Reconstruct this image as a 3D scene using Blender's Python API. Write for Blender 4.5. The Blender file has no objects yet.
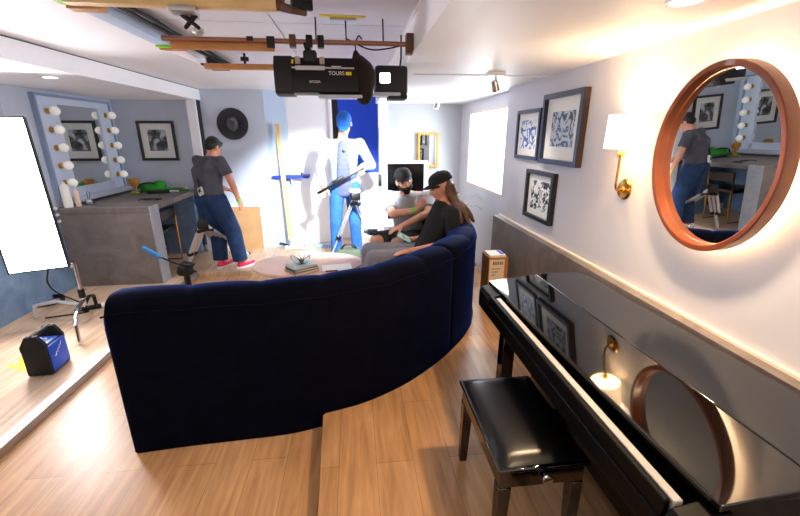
import bpy, bmesh, math, random
from mathutils import Vector, Matrix, Euler, noise
random.seed(7)
SC = bpy.context.scene
COL = SC.collection
V = Vector
PI = math.pi

# ------------------------------------------------------------------ camera
F = 392.0
TH = math.atan(123 / 392)
YAW = math.radians(6.5)
CAM = V((0, 0, 1.7))
FW = V((math.sin(YAW) * math.cos(TH), math.cos(YAW) * math.cos(TH), -math.sin(TH)))
RT = V((math.cos(YAW), -math.sin(YAW), 0))
UP = RT.cross(FW)
cd = bpy.data.cameras.new('camera')
cam = bpy.data.objects.new('camera', cd)
COL.objects.link(cam)
cd.sensor_width = 36
cd.lens = F / 800 * 36
cd.clip_start = 0.02
cam.matrix_world = Matrix(((RT.x, UP.x, -FW.x, CAM.x), (RT.y, UP.y, -FW.y, CAM.y), (RT.z, UP.z, -FW.z, CAM.z), (0, 0, 0, 1)))
SC.camera = cam


def ray(x, y):
    return FW + RT * ((x - 400) / F) + UP * ((258 - y) / F)


def pz(x, y, z):           # where a line of sight meets the level z
    d = ray(x, y)
    return CAM + d * ((z - CAM.z) / d.z)


def py(x, y, Y):           # ... the upright plane at depth Y
    d = ray(x, y)
    return CAM + d * (Y / d.y)


def pxx(x, y, X):          # ... the upright plane at X
    d = ray(x, y)
    return CAM + d * (X / d.x)


# --------------------------------------------------------------- materials
MATS = {}


def srgb(c):
    return tuple((v / 12.92 if v <= .04045 else ((v + .055) / 1.055) ** 2.4) for v in c)


def mat(name, rgb, rough=.5, metal=0, var=0, scale=8, bump=0, bscale=60, coat=0, sheen=0, sheen_tint=None, emit=None, estr=0, spec=None, trans=0, alpha=1):
    if name in MATS:
        return MATS[name]
    m = bpy.data.materials.new(name)
    m.use_nodes = True
    nt = m.node_tree
    b = nt.nodes['Principled BSDF']
    c = srgb(rgb)
    b.inputs['Base Color'].default_value = (*c, 1)
    b.inputs['Roughness'].default_value = rough
    b.inputs['Metallic'].default_value = metal
    b.inputs['Coat Weight'].default_value = coat
    b.inputs['Coat Roughness'].default_value = .03
    b.inputs['Sheen Weight'].default_value = sheen
    b.inputs['Transmission Weight'].default_value = trans
    if spec is not None:
        b.inputs['Specular IOR Level'].default_value = spec
    if sheen_tint:
        b.inputs['Sheen Tint'].default_value = (*srgb(sheen_tint), 1)
        b.inputs['Sheen Roughness'].default_value = .35
    if emit:
        b.inputs['Emission Color'].default_value = (*srgb(emit), 1)
        b.inputs['Emission Strength'].default_value = estr
    tc = nt.nodes.new('ShaderNodeTexCoord')
    if var:
        n = nt.nodes.new('ShaderNodeTexNoise')
        n.inputs['Scale'].default_value = scale
        n.inputs['Detail'].default_value = 6
        nt.links.new(tc.outputs['Object'], n.inputs['Vector'])
        r = nt.nodes.new('ShaderNodeValToRGB')
        r.color_ramp.elements[0].position = .3
        r.color_ramp.elements[1].position = .7
        r.color_ramp.elements[0].color = (*[max(0, v * (1 - var)) for v in c], 1)
        r.color_ramp.elements[1].color = (*[min(1, v * (1 + var)) for v in c], 1)
        nt.links.new(n.outputs['Fac'], r.inputs['Fac'])
        nt.links.new(r.outputs['Color'], b.inputs['Base Color'])
    if bump:
        n2 = nt.nodes.new('ShaderNodeTexNoise')
        n2.inputs['Scale'].default_value = bscale
        n2.inputs['Detail'].default_value = 4
        nt.links.new(tc.outputs['Object'], n2.inputs['Vector'])
        bp = nt.nodes.new('ShaderNodeBump')
        bp.inputs['Strength'].default_value = bump
        bp.inputs['Distance'].default_value = .01
        nt.links.new(n2.outputs['Fac'], bp.inputs['Height'])
        nt.links.new(bp.outputs['Normal'], b.inputs['Normal'])
    MATS[name] = m
    return m


def wood_floor(name, ca, cb, rough=.35):
    m = bpy.data.materials.new(name)
    m.use_nodes = True
    nt = m.node_tree
    N = nt.nodes.new
    L = nt.links.new
    b = nt.nodes['Principled BSDF']
    tc = N('ShaderNodeTexCoord')
    mp = N('ShaderNodeMapping')
    mp.inputs['Rotation'].default_value = (0, 0, PI / 2)
    L(tc.outputs['Object'], mp.inputs['Vector'])
    br = N('ShaderNodeTexBrick')
    br.inputs['Scale'].default_value = 1
    br.inputs['Brick Width'].default_value = 1.25
    br.inputs['Row Height'].default_value = .19
    br.inputs['Mortar Size'].default_value = .0016
    br.inputs['Mortar Smooth'].default_value = .3
    br.inputs['Bias'].default_value = 0
    br.offset = .37
    br.inputs['Color1'].default_value = (*srgb(ca), 1)
    br.inputs['Color2'].default_value = (*srgb(cb), 1)
    br.inputs['Mortar'].default_value = (*[v * .55 for v in srgb(cb)], 1)
    L(mp.outputs['Vector'], br.inputs['Vector'])
    mp2 = N('ShaderNodeMapping')
    mp2.inputs['Scale'].default_value = (14, 1.2, 1)
    L(tc.outputs['Object'], mp2.inputs['Vector'])
    n = N('ShaderNodeTexNoise')
    n.inputs['Scale'].default_value = 2.2
    n.inputs['Detail'].default_value = 8
    n.inputs['Distortion'].default_value = .6
    L(mp2.outputs['Vector'], n.inputs['Vector'])
    rp = N('ShaderNodeValToRGB')
    rp.color_ramp.elements[0].position = .32
    rp.color_ramp.elements[1].position = .68
    rp.color_ramp.elements[0].color = (.66, .6, .55, 1)
    rp.color_ramp.elements[1].color = (1.08, 1.08, 1.08, 1)
    L(n.outputs['Fac'], rp.inputs['Fac'])
    n3 = N('ShaderNodeTexNoise')
    n3.inputs['Scale'].default_value = 3
    n3.inputs['Detail'].default_value = 3
    L(tc.outputs['Object'], n3.inputs['Vector'])
    rp3 = N('ShaderNodeValToRGB')
    rp3.color_ramp.elements[0].position = .3
    rp3.color_ramp.elements[1].position = .7
    rp3.color_ramp.elements[0].color = (.86, .84, .8, 1)
    rp3.color_ramp.elements[1].color = (1.05, 1.05, 1.05, 1)
    L(n3.outputs['Fac'], rp3.inputs['Fac'])
    mx = N('ShaderNodeMix')
    mx.data_type = 'RGBA'
    mx.blend_type = 'MULTIPLY'
    mx.inputs[0].default_value = .8
    L(br.outputs['Color'], mx.inputs[6])
    L(rp.outputs['Color'], mx.inputs[7])
    mx2 = N('ShaderNodeMix')
    mx2.data_type = 'RGBA'
    mx2.blend_type = 'MULTIPLY'
    mx2.inputs[0].default_value = 1
    L(mx.outputs[2], mx2.inputs[6])
    L(rp3.outputs['Color'], mx2.inputs[7])
    L(mx2.outputs[2], b.inputs['Base Color'])
    b.inputs['Roughness'].default_value = rough
    b.inputs['Specular IOR Level'].default_value = .35
    MATS[name] = m
    return m


def concrete(name, ca, cb):
    m = bpy.data.materials.new(name)
    m.use_nodes = True
    nt = m.node_tree
    N = nt.nodes.new
    L = nt.links.new
    b = nt.nodes['Principled BSDF']
    tc = N('ShaderNodeTexCoord')
    n = N('ShaderNodeTexNoise')
    n.inputs['Scale'].default_value = 3.2
    n.inputs['Detail'].default_value = 10
    n.inputs['Roughness'].default_value = .68
    n.inputs['Distortion'].default_value = 1.1
    L(tc.outputs['Object'], n.inputs['Vector'])
    rp = N('ShaderNodeValToRGB')
    rp.color_ramp.elements[0].position = .3
    rp.color_ramp.elements[1].position = .72
    rp.color_ramp.elements[0].color = (*srgb(ca), 1)
    rp.color_ramp.elements[1].color = (*srgb(cb), 1)
    L(n.outputs['Fac'], rp.inputs['Fac'])
    L(rp.outputs['Color'], b.inputs['Base Color'])
    b.inputs['Roughness'].default_value = .55
    MATS[name] = m
    return m


def art(name, ca, cb, scale, seed, mid=None, dist=1.5, lo=.45, hi=.52):
    m = bpy.data.materials.new(name)
    m.use_nodes = True
    nt = m.node_tree
    N = nt.nodes.new
    L = nt.links.new
    b = nt.nodes['Principled BSDF']
    tc = N('ShaderNodeTexCoord')
    mp = N('ShaderNodeMapping')
    mp.inputs['Location'].default_value = (seed, seed * 1.7, seed * .6)
    L(tc.outputs['Object'], mp.inputs['Vector'])
    n = N('ShaderNodeTexNoise')
    n.inputs['Scale'].default_value = scale
    n.inputs['Detail'].default_value = 3
    n.inputs['Distortion'].default_value = dist
    L(mp.outputs['Vector'], n.inputs['Vector'])
    rp = N('ShaderNodeValToRGB')
    rp.color_ramp.elements[0].position = lo
    rp.color_ramp.elements[1].position = hi
    rp.color_ramp.elements[0].color = (*srgb(ca), 1)
    rp.color_ramp.elements[1].color = (*srgb(cb), 1)
    if mid:
        e = rp.color_ramp.elements.new((lo + hi) / 2)
        e.color = (*srgb(mid), 1)
    L(n.outputs['Fac'], rp.inputs['Fac'])
    L(rp.outputs['Color'], b.inputs['Base Color'])
    b.inputs['Roughness'].default_value = .25
    MATS[name] = m
    return m


# ------------------------------------------------------------ mesh building
class MB:
    def __init__(self):
        self.bm = bmesh.new()

    def box(self, lo, hi, rot=None, bevel=0):
        lo, hi = V(lo), V(hi)
        c = (lo + hi) / 2
        s = hi - lo
        r = bmesh.ops.create_cube(self.bm, size=1)
        vs = r['verts']
        M = (Matrix.Translation(c) @ (rot.to_4x4() if rot else Matrix()) @ Matrix.Diagonal((*[max(abs(k), 1e-5) for k in s], 1)))
        bmesh.ops.transform(self.bm, matrix=M, verts=vs)
        if bevel:
            es = list({e for v in vs for e in v.link_edges})
            bmesh.ops.bevel(self.bm, geom=es, offset=bevel, segments=2, affect='EDGES', profile=.5)
        return self

    def obox(self, c, size, R, bevel=0):
        c = V(c)
        s = V(size) / 2
        return self.box(c - s, c + s, rot=R, bevel=bevel)

    def cyl(self, p, q, r1, r2=None, seg=16, caps=True):
        p, q = V(p), V(q)
        r2 = r1 if r2 is None else r2
        d = q - p
        if d.length < 1e-6:
            return self
        R = d.to_track_quat('Z', 'Y').to_matrix()
        a, b = [], []
        for i in range(seg):
            t = 2 * PI * i / seg
            o = R @ V((math.cos(t), math.sin(t), 0))
            a.append(self.bm.verts.new(p + o * r1))
            b.append(self.bm.verts.new(q + o * r2))
        for i in range(seg):
            j = (i + 1) % seg
            self.bm.faces.new((a[i], a[j], b[j], b[i]))
        if caps:
            self.bm.faces.new(a[::-1])
            self.bm.faces.new(b)
        return self

    def tube(self, pts, r, seg=8, closed=False):
        pts = [V(p) for p in pts]
        n = len(pts)
        rr = r if isinstance(r, (list, tuple)) else [r] * n
        rings = []
        up = V((0, 0, 1))
        prev = None
        for i in range(n):
            if closed:
                d = pts[(i + 1) % n] - pts[i - 1]
            else:
                d = pts[min(i + 1, n - 1)] - pts[max(i - 1, 0)]
            d.normalize()
            if prev is None:
                u = up if abs(d.dot(up)) < .9 else V((1, 0, 0))
                x = d.cross(u).normalized()
            else:
                x = (prev - d * prev.dot(d)).normalized()
            prev = x
            y = d.cross(x)
            rings.append([self.bm.verts.new(pts[i] + (x * math.cos(2 * PI * k / seg) + y * math.sin(2 * PI * k / seg)) * rr[i]) for k in range(seg)])
        m = n if closed else n - 1
        for i in range(m):
            A, B = rings[i], rings[(i + 1) % n]
            for k in range(seg):
                self.bm.faces.new((A[k], A[(k + 1) % seg], B[(k + 1) % seg], B[k]))
        if not closed:
            self.bm.faces.new(rings[0][::-1])
            self.bm.faces.new(rings[-1])
        return self

    def lathe(self, prof, seg=32, M=None, close=True):
        """prof: list of (r, z); turned about z, then moved by M"""
        M = M or Matrix()
        rings = []
        for r, z in prof:
            if r < 1e-6:
                rings.append([self.bm.verts.new(M @ V((0, 0, z)))])
            else:
                rings.append([self.bm.verts.new(M @ V((r * math.cos(2 * PI * k / seg), r * math.sin(2 * PI * k / seg), z))) for k in range(seg)])
        for A, B in zip(rings[:-1], rings[1:]):
            for k in range(seg):
                j = (k + 1) % seg
                if len(A) == 1 and len(B) == 1:
                    continue
                if len(A) == 1:
                    self.bm.faces.new((A[0], B[j], B[k]))
                elif len(B) == 1:
                    self.bm.faces.new((A[k], A[j], B[0]))
                else:
                    self.bm.faces.new((A[k], A[j], B[j], B[k]))
        if close:
            if len(rings[0]) > 1:
                self.bm.faces.new(rings[0][::-1])
            if len(rings[-1]) > 1:
                self.bm.faces.new(rings[-1])
        return self

    def ell(self, c, r, R=None, seg=16, rings=10):
        rr = (r, r, r) if not isinstance(r, (tuple, list, Vector)) else r
        M = Matrix.Translation(V(c)) @ (R.to_4x4() if R else Matrix()) @ Matrix.Diagonal((*rr, 1))
        bmesh.ops.create_uvsphere(self.bm, u_segments=seg, v_segments=rings, radius=1, matrix=M)
        return self

    def cap(self, p, q, r1, r2=None, seg=12):
        """tapered capsule"""
        p, q = V(p), V(q)
        r2 = r1 if r2 is None else r2
        self.cyl(p, q, r1, r2, seg)
        self.ell(p, r1, seg=seg, rings=8)
        self.ell(q, r2, seg=seg, rings=8)
        return self

    def limb(self, pts, rad):
        for (a, b, ra, rb) in zip(pts[:-1], pts[1:], rad[:-1], rad[1:]):
            self.cap(a, b, ra, rb)
        return self

    def prism(self, poly, axis, a, b, flip=False):
        """poly: 2-D points in the plane across axis ('x': (y,z), 'y': (x,z), 'z': (x,y)); pushed from a to b"""
        def pt(u, v, t):
            return {'x': V((t, u, v)), 'y': V((u, t, v)), 'z': V((u, v, t))}[axis]
        A = [self.bm.verts.new(pt(u, v, a)) for u, v in poly]
        B = [self.bm.verts.new(pt(u, v, b)) for u, v in poly]
        n = len(poly)
        for i in range(n):
            j = (i + 1) % n
            self.bm.faces.new((A[i], A[j], B[j], B[i]))
        self.bm.faces.new(A[::-1])
        self.bm.faces.new(B)
        return self

    def sweep(self, path, normals, prof, caps=True):
        """prof(i) gives [(n, z), ...] for path point i"""
        rings = []
        for i, (p, nn) in enumerate(zip(path, normals)):
            rings.append([self.bm.verts.new(V((p[0] + nn[0] * a, p[1] + nn[1] * a, z))) for a, z in prof(i)])
        for A, B in zip(rings[:-1], rings[1:]):
            m = len(A)
            for k in range(m):
                j = (k + 1) % m
                self.bm.faces.new((A[k], A[j], B[j], B[k]))
        if caps:
            self.bm.faces.new(rings[0][::-1])
            self.bm.faces.new(rings[-1])
        return self

    def quad(self, a, b, c, d):
        self.bm.faces.new([self.bm.verts.new(V(p)) for p in (a, b, c, d)])
        return self

    def xf(self, M):
        bmesh.ops.transform(self.bm, matrix=M, verts=self.bm.verts)
        return self

    def build(self, name, m, parent=None, smooth=True, bevel=0, angle=35, world=True):
        bm = self.bm
        bmesh.ops.recalc_face_normals(bm, faces=bm.faces)
        o0 = ORG.get(parent, V((0, 0, 0))) if parent else V((0, 0, 0))
        org = None
        if parent is None:
            xs = [v.co for v in bm.verts]
            lo = V([min(v[i] for v in xs) for i in range(3)])
            hi = V([max(v[i] for v in xs) for i in range(3)])
            org = V(((lo.x + hi.x) / 2, (lo.y + hi.y) / 2, lo.z))
            o0 = org
        if world:
            bmesh.ops.translate(bm, vec=-o0, verts=bm.verts)
        me = bpy.data.meshes.new(name)
        bm.to_mesh(me)
        bm.free()
        for k in (m if isinstance(m, (list, tuple)) else [m]):
            me.materials.append(k)
        if smooth:
            me.polygons.foreach_set('use_smooth', [True] * len(me.polygons))
            try:
                me.set_sharp_from_angle(angle=math.radians(angle))
            except Exception:
                pass
        o = bpy.data.objects.new(name, me)
        COL.objects.link(o)
        if parent:
            o.parent = parent
            ORG[o] = o0
        else:
            o.location = org
            ORG[o] = org
        if bevel:
            b = o.modifiers.new('bevel', 'BEVEL')
            b.width = bevel
            b.segments = 2
            b.limit_method = 'ANGLE'
            b.angle_limit = math.radians(40)
        return o

    def remesh(self, name, m, parent=None, voxel=.01, it=6, fac=.5):
        """fuse all the overlapping shapes into one continuous skin"""
        tmp = bpy.data.meshes.new('tmp')
        bmesh.ops.recalc_face_normals(self.bm, faces=self.bm.faces)
        self.bm.to_mesh(tmp)
        self.bm.free()
        to = bpy.data.objects.new('tmp', tmp)
        COL.objects.link(to)
        r = to.modifiers.new('r', 'REMESH')
        r.mode = 'VOXEL'
        r.voxel_size = voxel
        if it:
            s = to.modifiers.new('s', 'SMOOTH')
            s.factor = fac
            s.iterations = it
        dg = bpy.context.evaluated_depsgraph_get()
        me = bpy.data.meshes.new_from_object(to.evaluated_get(dg))
        bpy.data.objects.remove(to)
        bpy.data.meshes.remove(tmp)
        self.bm = bmesh.new()
        self.bm.from_mesh(me)
        bpy.data.meshes.remove(me)
        return self.build(name, m, parent, smooth=True, angle=80)


ORG = {}


def tag(o, label=None, cat=None, group=None, kind=None):
    if label:
        o['label'] = label
    if cat:
        o['category'] = cat
    if group:
        o['group'] = group
    if kind:
        o['kind'] = kind
    return o


def thing(name, label, cat, loc, group=None):
    o = bpy.data.objects.new(name, None)
    o.empty_display_size = .05
    COL.objects.link(o)
    o.location = V(loc)
    ORG[o] = V(loc)
    return tag(o, label, cat, group)


def struct(name, mb, m, label=None, parent=None, **k):
    o = mb.build(name, m, parent, **k)
    if parent is None:
        o['kind'] = 'structure'
    if label:
        o['label'] = label
    return o


def copy_tree(o, off=V((0, 0, 0)), label=None, parent=None):
    c = o.copy()
    COL.objects.link(c)
    ORG[c] = ORG.get(o, V((0, 0, 0))) + off
    if parent:
        c.parent = parent
    else:
        c.location = o.location + off
    if label:
        c['label'] = label
    for ch in [x for x in bpy.data.objects if x.parent == o]:
        copy_tree(ch, off, None, c)
    return c


def Rz(a):
    return Matrix.Rotation(a, 3, 'Z')


def frame(fwd, up=V((0, 0, 1))):
    """columns: right, forward, up"""
    f = V(fwd).normalized()
    r = f.cross(V(up)).normalized()
    u = r.cross(f)
    return Matrix((r, f, u)).transposed()


def catmull(pts, n=10):
    out = []
    P = [V((*p, 0)) if len(p) == 2 else V(p) for p in pts]
    P = [P[0] * 2 - P[1]] + P + [P[-1] * 2 - P[-2]]
    for i in range(1, len(P) - 2):
        p0, p1, p2, p3 = P[i - 1], P[i], P[i + 1], P[i + 2]
        for k in range(n):
            t = k / n
            out.append(.5 * ((2 * p1) + (p2 - p0) * t + (2 * p0 - 5 * p1 + 4 * p2 - p3) * t * t + (3 * p1 - p0 - 3 * p2 + p3) * t ** 3))
    out.append(P[-2])
    return out


def text(name, body, size, M, m, parent):
    cu = bpy.data.curves.new(name, 'FONT')
    cu.body = body
    cu.size = size
    cu.align_x = 'CENTER'
    cu.align_y = 'CENTER'
    cu.extrude = .0008
    tmp = bpy.data.objects.new('tmp', cu)
    COL.objects.link(tmp)
    dg = bpy.context.evaluated_depsgraph_get()
    me = bpy.data.meshes.new_from_object(tmp.evaluated_get(dg))
    bpy.data.objects.remove(tmp)
    mb = MB()
    mb.bm.from_mesh(me)
    bpy.data.meshes.remove(me)
    mb.xf(M)
    return mb.build(name, m, parent, smooth=False)
# ------------------------------------------------------------------ palette
M_floor = wood_floor('oak_planks', (.80, .64, .475), (.735, .565, .40))
M_floor2 = wood_floor('pale_oak_planks', (.86, .76, .66), (.80, .69, .58))
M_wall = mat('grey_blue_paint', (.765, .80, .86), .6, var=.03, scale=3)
M_wallr = mat('pale_grey_paint', (.80, .80, .825), .6, var=.02, scale=3)
M_wallb = mat('soft_grey_paint', (.72, .735, .745), .6)
M_white = mat('white_paint', (.95, .955, .97), .5)
M_ceil = mat('ceiling_white', (.96, .955, .965), .55, var=.02, scale=2)
M_ceilg = mat('ceiling_panel_grey', (.86, .85, .88), .5, var=.05, scale=2)
M_conc = concrete('grey_brown_concrete', (.38, .345, .335), (.53, .495, .48))
M_concb = concrete('cool_lit_concrete', (.36, .46, .59), (.53, .64, .77))  # concrete tinted blue, the cool light on it painted in
M_concl = concrete('lit_edge_concrete', (.56, .58, .61), (.68, .70, .73))  # paler concrete, light on the counter edge put into the colour
M_alu = mat('brushed_aluminium', (.72, .71, .71), .4, .8)
M_dark = mat('door_track_black', (.06, .06, .07), .7)
M_groove = mat('navy_gap', (.08, .12, .2), .7)
M_black = mat('matt_black', (.035, .035, .04), .5)
M_rubber = mat('black_rubber', (.03, .03, .032), .8)
M_blackm = mat('black_metal', (.06, .06, .065), .38, .3)
M_chrome = mat('chrome', (.82, .82, .84), .14, 1)
M_silver = mat('silver_tube', (.84, .85, .87), .3, .45)
M_lacq = mat('black_lacquer', (.012, .011, .012), .04, spec=1.0)
M_leather = mat('black_leather', (.025, .025, .028), .3, bump=.06, bscale=220)
M_ivory = mat('ivory_white', (.66, .655, .65), .35)
M_velvet = mat('navy_velvet', (.012, .018, .06), .8, var=.5, scale=13, sheen=.34, sheen_tint=(.10, .34, .85), spec=.05)
M_velvets = mat('navy_velvet_seam', (.008, .02, .06), .9, sheen=.2, sheen_tint=(.1, .3, .7), spec=.1)
M_teak = mat('red_brown_teak', (.47, .23, .10), .32, var=.3, scale=5, coat=.2)
M_mirror = mat('mirror_glass', (.93, .95, .95), 0, 1)
M_brass = mat('brushed_brass', (.83, .62, .30), .22, 1)
M_gold = mat('gilt_frame', (.78, .55, .18), .4, .3)
M_frame = mat('black_frame', (.05, .055, .065), .35)
M_frameb = mat('blue_black_frame', (.10, .15, .25), .3)
M_frameside = mat('walnut_frame_side', (.24, .15, .10), .4)
M_mat = mat('picture_mount', (.90, .90, .88), .7)
M_pine = mat('pine_batten', (.80, .56, .33), .5, var=.15, scale=9)
M_pine2 = mat('pale_pine', (.88, .75, .52), .5, var=.1, scale=9)
M_ply = mat('plywood', (.74, .57, .39), .6, var=.12, scale=5)
M_card = mat('cardboard', (.72, .47, .22), .75, var=.08, scale=8)
M_paper = mat('paper_white', (.93, .92, .90), .7)
M_blue = mat('vivid_blue', (.02, .29, .86), .55)
M_tapeb = mat('blue_tape', (.06, .22, .66), .6)
M_yellow = mat('yellow_tape', (.93, .84, .05), .6)
M_lime = mat('lime_tape', (.55, .85, .08), .6)
M_pink = mat('magenta_tape', (.85, .10, .42), .6)
M_green = mat('bright_green_cloth', (.13, .58, .12), .7)
M_leaf = mat('leaf_green', (.10, .27, .08), .7, var=.3, scale=20)
M_glass = mat('clear_glass', (.95, .98, 1), .03, trans=1)
M_bulb = mat('frosted_bulb', (.95, .95, .93), .25, emit=(1, .96, .9), estr=.12)
M_pot = mat('grey_pot', (.45, .46, .47), .6)

# -------------------------------------------------------------- room shell
ZC = 2.31
struct('floor', MB().box((-3.5, -.7, -.08), (1.9, 6.8, 0)), M_floor, 'oak plank floor of the room', smooth=False)
# raised back and left stage, 5 cm
poly = [(-3.5, -.7), (-2.0, -.7), (-2.0, 4.9), (1.9, 4.9), (1.9, 6.8), (-3.5, 6.8)]
struct('floor_stage', MB().prism(poly, 'z', .001, .05), M_floor2, 'pale raised stage floor at the left and back', smooth=False)
nose = MB().box((-2.05, -.7, .0505), (-1.985, 4.9, .056)).box((-1.999, -.7, .002), (-1.985, 4.9, .0505))
struct('trim_1', nose, M_alu, 'aluminium nosing along the edge of the left stage', smooth=False)

# sofa line (outer face of its back), also the edge of the piano platform
SOFA = [(-1.272, 1.915), (-.99, 1.94), (-.72, 1.955), (-.43, 1.975), (-.22, 2.025), (.02, 2.10), (.27, 2.245), (.49, 2.43), (.68, 2.63),
        (.87, 2.88), (1.02, 3.17), (1.10, 3.5), (1.10, 3.85), (1.02, 4.18), (.86, 4.45), (.64, 4.64)]
path = catmull(SOFA, 10)
arc = [0.0]
for a, b in zip(path[:-1], path[1:]):
    arc.append(arc[-1] + (b - a).length)


def at_arc(s):
    for i in range(len(arc) - 1):
        if arc[i + 1] >= s:
            t = (s - arc[i]) / (arc[i + 1] - arc[i])
            p = path[i].lerp(path[i + 1], t)
            d = (path[i + 1] - path[i]).normalized()
            return p, V((-d.y, d.x, 0))
    d = (path[-1] - path[-2]).normalized()
    return path[-1], V((-d.y, d.x, 0))


edge = []
for i in range(0, 60):
    p, n = at_arc(arc[-1] * i / 59)
    q = p - n * .012
    if q.x > -.235 and q.y < 3.9:
        edge.append((q.x, q.y))
edge = [(-.235, 1.995)] + edge
plat = [(1.5, -.7), (1.5, 3.9)] + [(edge[-1][0], 3.9)] + edge[::-1] + [(-.21, 1.34), (-.15, -.7)]
struct('floor_platform', MB().prism(plat, 'z', .001, .1), M_floor, 'raised oak platform under the piano', smooth=False)

# right wall, set back beyond the panelling, with the blind window
wr = MB().box((1.5, -.7, 0), (1.75, 3.92, ZC))
wr.box((1.6, 3.92, 0), (1.75, 3.99, ZC)).box((1.6, 5.58, 0), (1.75, 6.1, ZC)).box((1.6, 3.99, 0), (1.75, 5.58, 1.04)).box((1.6, 3.99, 2.0), (1.75, 5.58, ZC))
struct('wall_right', wr, M_wallr, 'pale grey right wall behind the piano', smooth=False)
struct('wall_wainscot', MB().box((1.43, -.7, 0), (1.5, 3.9199, .9)), M_conc, 'concrete panelling low on the right wall', smooth=False)
struct('trim_2', MB().box((1.482, -.7, .9), (1.5, 3.92, .912)), mat('cream_strip', (.93, .87, .78), .5), 'cream strip on top of the concrete panelling', smooth=False)

# window in the right wall with a white slatted blind lit by the day behind it
M_blind = mat('blind_slats', (.95, .96, .98), .6, emit=(.93, .96, 1), estr=1.5)
w1 = MB()
w1.box((1.6, 3.99, 1.04), (1.69, 4.02, 2.0)).box((1.6, 5.55, 1.04), (1.69, 5.58, 2.0)).box((1.6, 4.02, 1.97), (1.69, 5.55, 2.0)).box((1.6, 4.02, 1.04), (1.69, 5.55, 1.07))
win = struct('window_1', w1, mat('cream_reveal', (.86, .80, .74), .5), 'window in the right wall with a white blind', smooth=False)
bl = MB()
z = 1.075
while z < 1.965:
    bl.box((1.622, 4.025, z), (1.632, 5.545, z + .024), rot=Matrix.Rotation(.35, 3, 'Y'))
    z += .0225
bl.box((1.636, 4.025, 1.072), (1.640, 5.545, 1.968))
bl.build('blind', M_blind, win, smooth=False)

# back wall: hat wall, angled return, white panel, doorway, right part
struct('wall_back', MB().box((-2.06, 6.0, 0), (-1.22, 6.15, ZC)), M_wall, 'grey blue back wall with the hat', smooth=False)
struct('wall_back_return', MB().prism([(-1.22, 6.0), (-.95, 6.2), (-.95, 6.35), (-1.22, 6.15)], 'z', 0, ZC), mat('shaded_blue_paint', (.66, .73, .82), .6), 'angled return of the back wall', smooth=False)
struct('wall_back_panel', MB().box((-.95, 6.2, 0), (-.34, 6.32, ZC)), M_white, 'white wall panel beside the blue doorway', smooth=False)
struct('wall_back_right', MB().box((.50, 6.0, 0), (1.75, 6.15, ZC)), M_wallb, 'grey back wall with the gilt mirror', smooth=False)
fr = MB().box((.37, 5.97, .05), (.50, 6.2, ZC)).box((-.34, 6.17, .05), (-.31, 6.32, ZC))
struct('trim_3', fr, M_white, 'white door frame of the blue doorway', smooth=False)
dr = MB().box((-.31, 6.45, .05), (.40, 6.5, 1.12))
d = struct('door_1', dr, M_white, 'doorway panel, white below and vivid blue above', smooth=False)
MB().box((-.22, 6.44, 1.125), (.40, 6.5, 2.31)).build('blue_panel', M_blue, d, smooth=False)
MB().box((-.31, 6.42, 1.13), (-.22, 6.5, 2.31)).build('dark_edge', M_dark, d, smooth=False)  # black strip of the metal door track
# left alcove
struct('wall_alcove', MB().box((-3.3, 6.0, .95), (-2.06, 6.15, ZC)), M_wall, 'grey blue alcove wall with a framed print', smooth=False)
struct('wall_alcove_base', MB().box((-3.3, 5.98, 0), (-2.06, 6.15, .95)), M_concb, 'concrete low on the alcove wall, cool light put into its tint', smooth=False)
struct('baseboard_alcove', MB().box((-3.2, 5.955, .05), (-2.06, 5.98, .13)), M_white, 'pale baseboard of the alcove wall', smooth=False)
struct('wall_left', MB().box((-3.35, -.7, .95), (-3.2, 6.0, ZC)), M_wall, 'grey blue left wall with the lit mirror', smooth=False)
struct('wall_left_base', MB().box((-3.35, -.7, 0), (-3.19, 6.0, .95)), M_concb, 'concrete low on the left wall, cool light put into its tint', smooth=False)
struct('wall_column', MB().box((-2.19, 5.86, .05), (-2.075, 6.0, ZC)), M_white, 'white column between alcove and back wall', smooth=False)
struct('trim_4', MB().box((-2.075, 5.9, .05), (-2.06, 6.0, 2.28)), M_groove, 'dark gap beside the white column', smooth=False)
# header over the alcove
HX = lambda y: -2.05 - .03 * (6 - y)
struct('wall_header', MB().prism([(HX(-.7), -.7), (HX(6.0), 6.0), (-2.22, 6.0), (HX(-.7) - .15, -.7)], 'z', 2.15, 2.285), M_white, 'white header beam over the alcove', smooth=False)
struct('trim_5', MB().prism([(HX(-.7) - .02, -.7), (HX(6.0) - .02, 6.0), (-2.2, 6.0), (HX(-.7) - .12, -.7)], 'z', 2.2852, 2.297), M_groove, 'dark gap along the top of the header beam', smooth=False)
struct('ceiling_alcove', MB().prism([(-3.35, -.7), (HX(-.7) - .1501, -.7), (-2.2201, 6.0), (-3.35, 6.0)], 'z', 2.15, 2.25), M_ceil, 'low white ceiling of the alcove', smooth=False)
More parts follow.
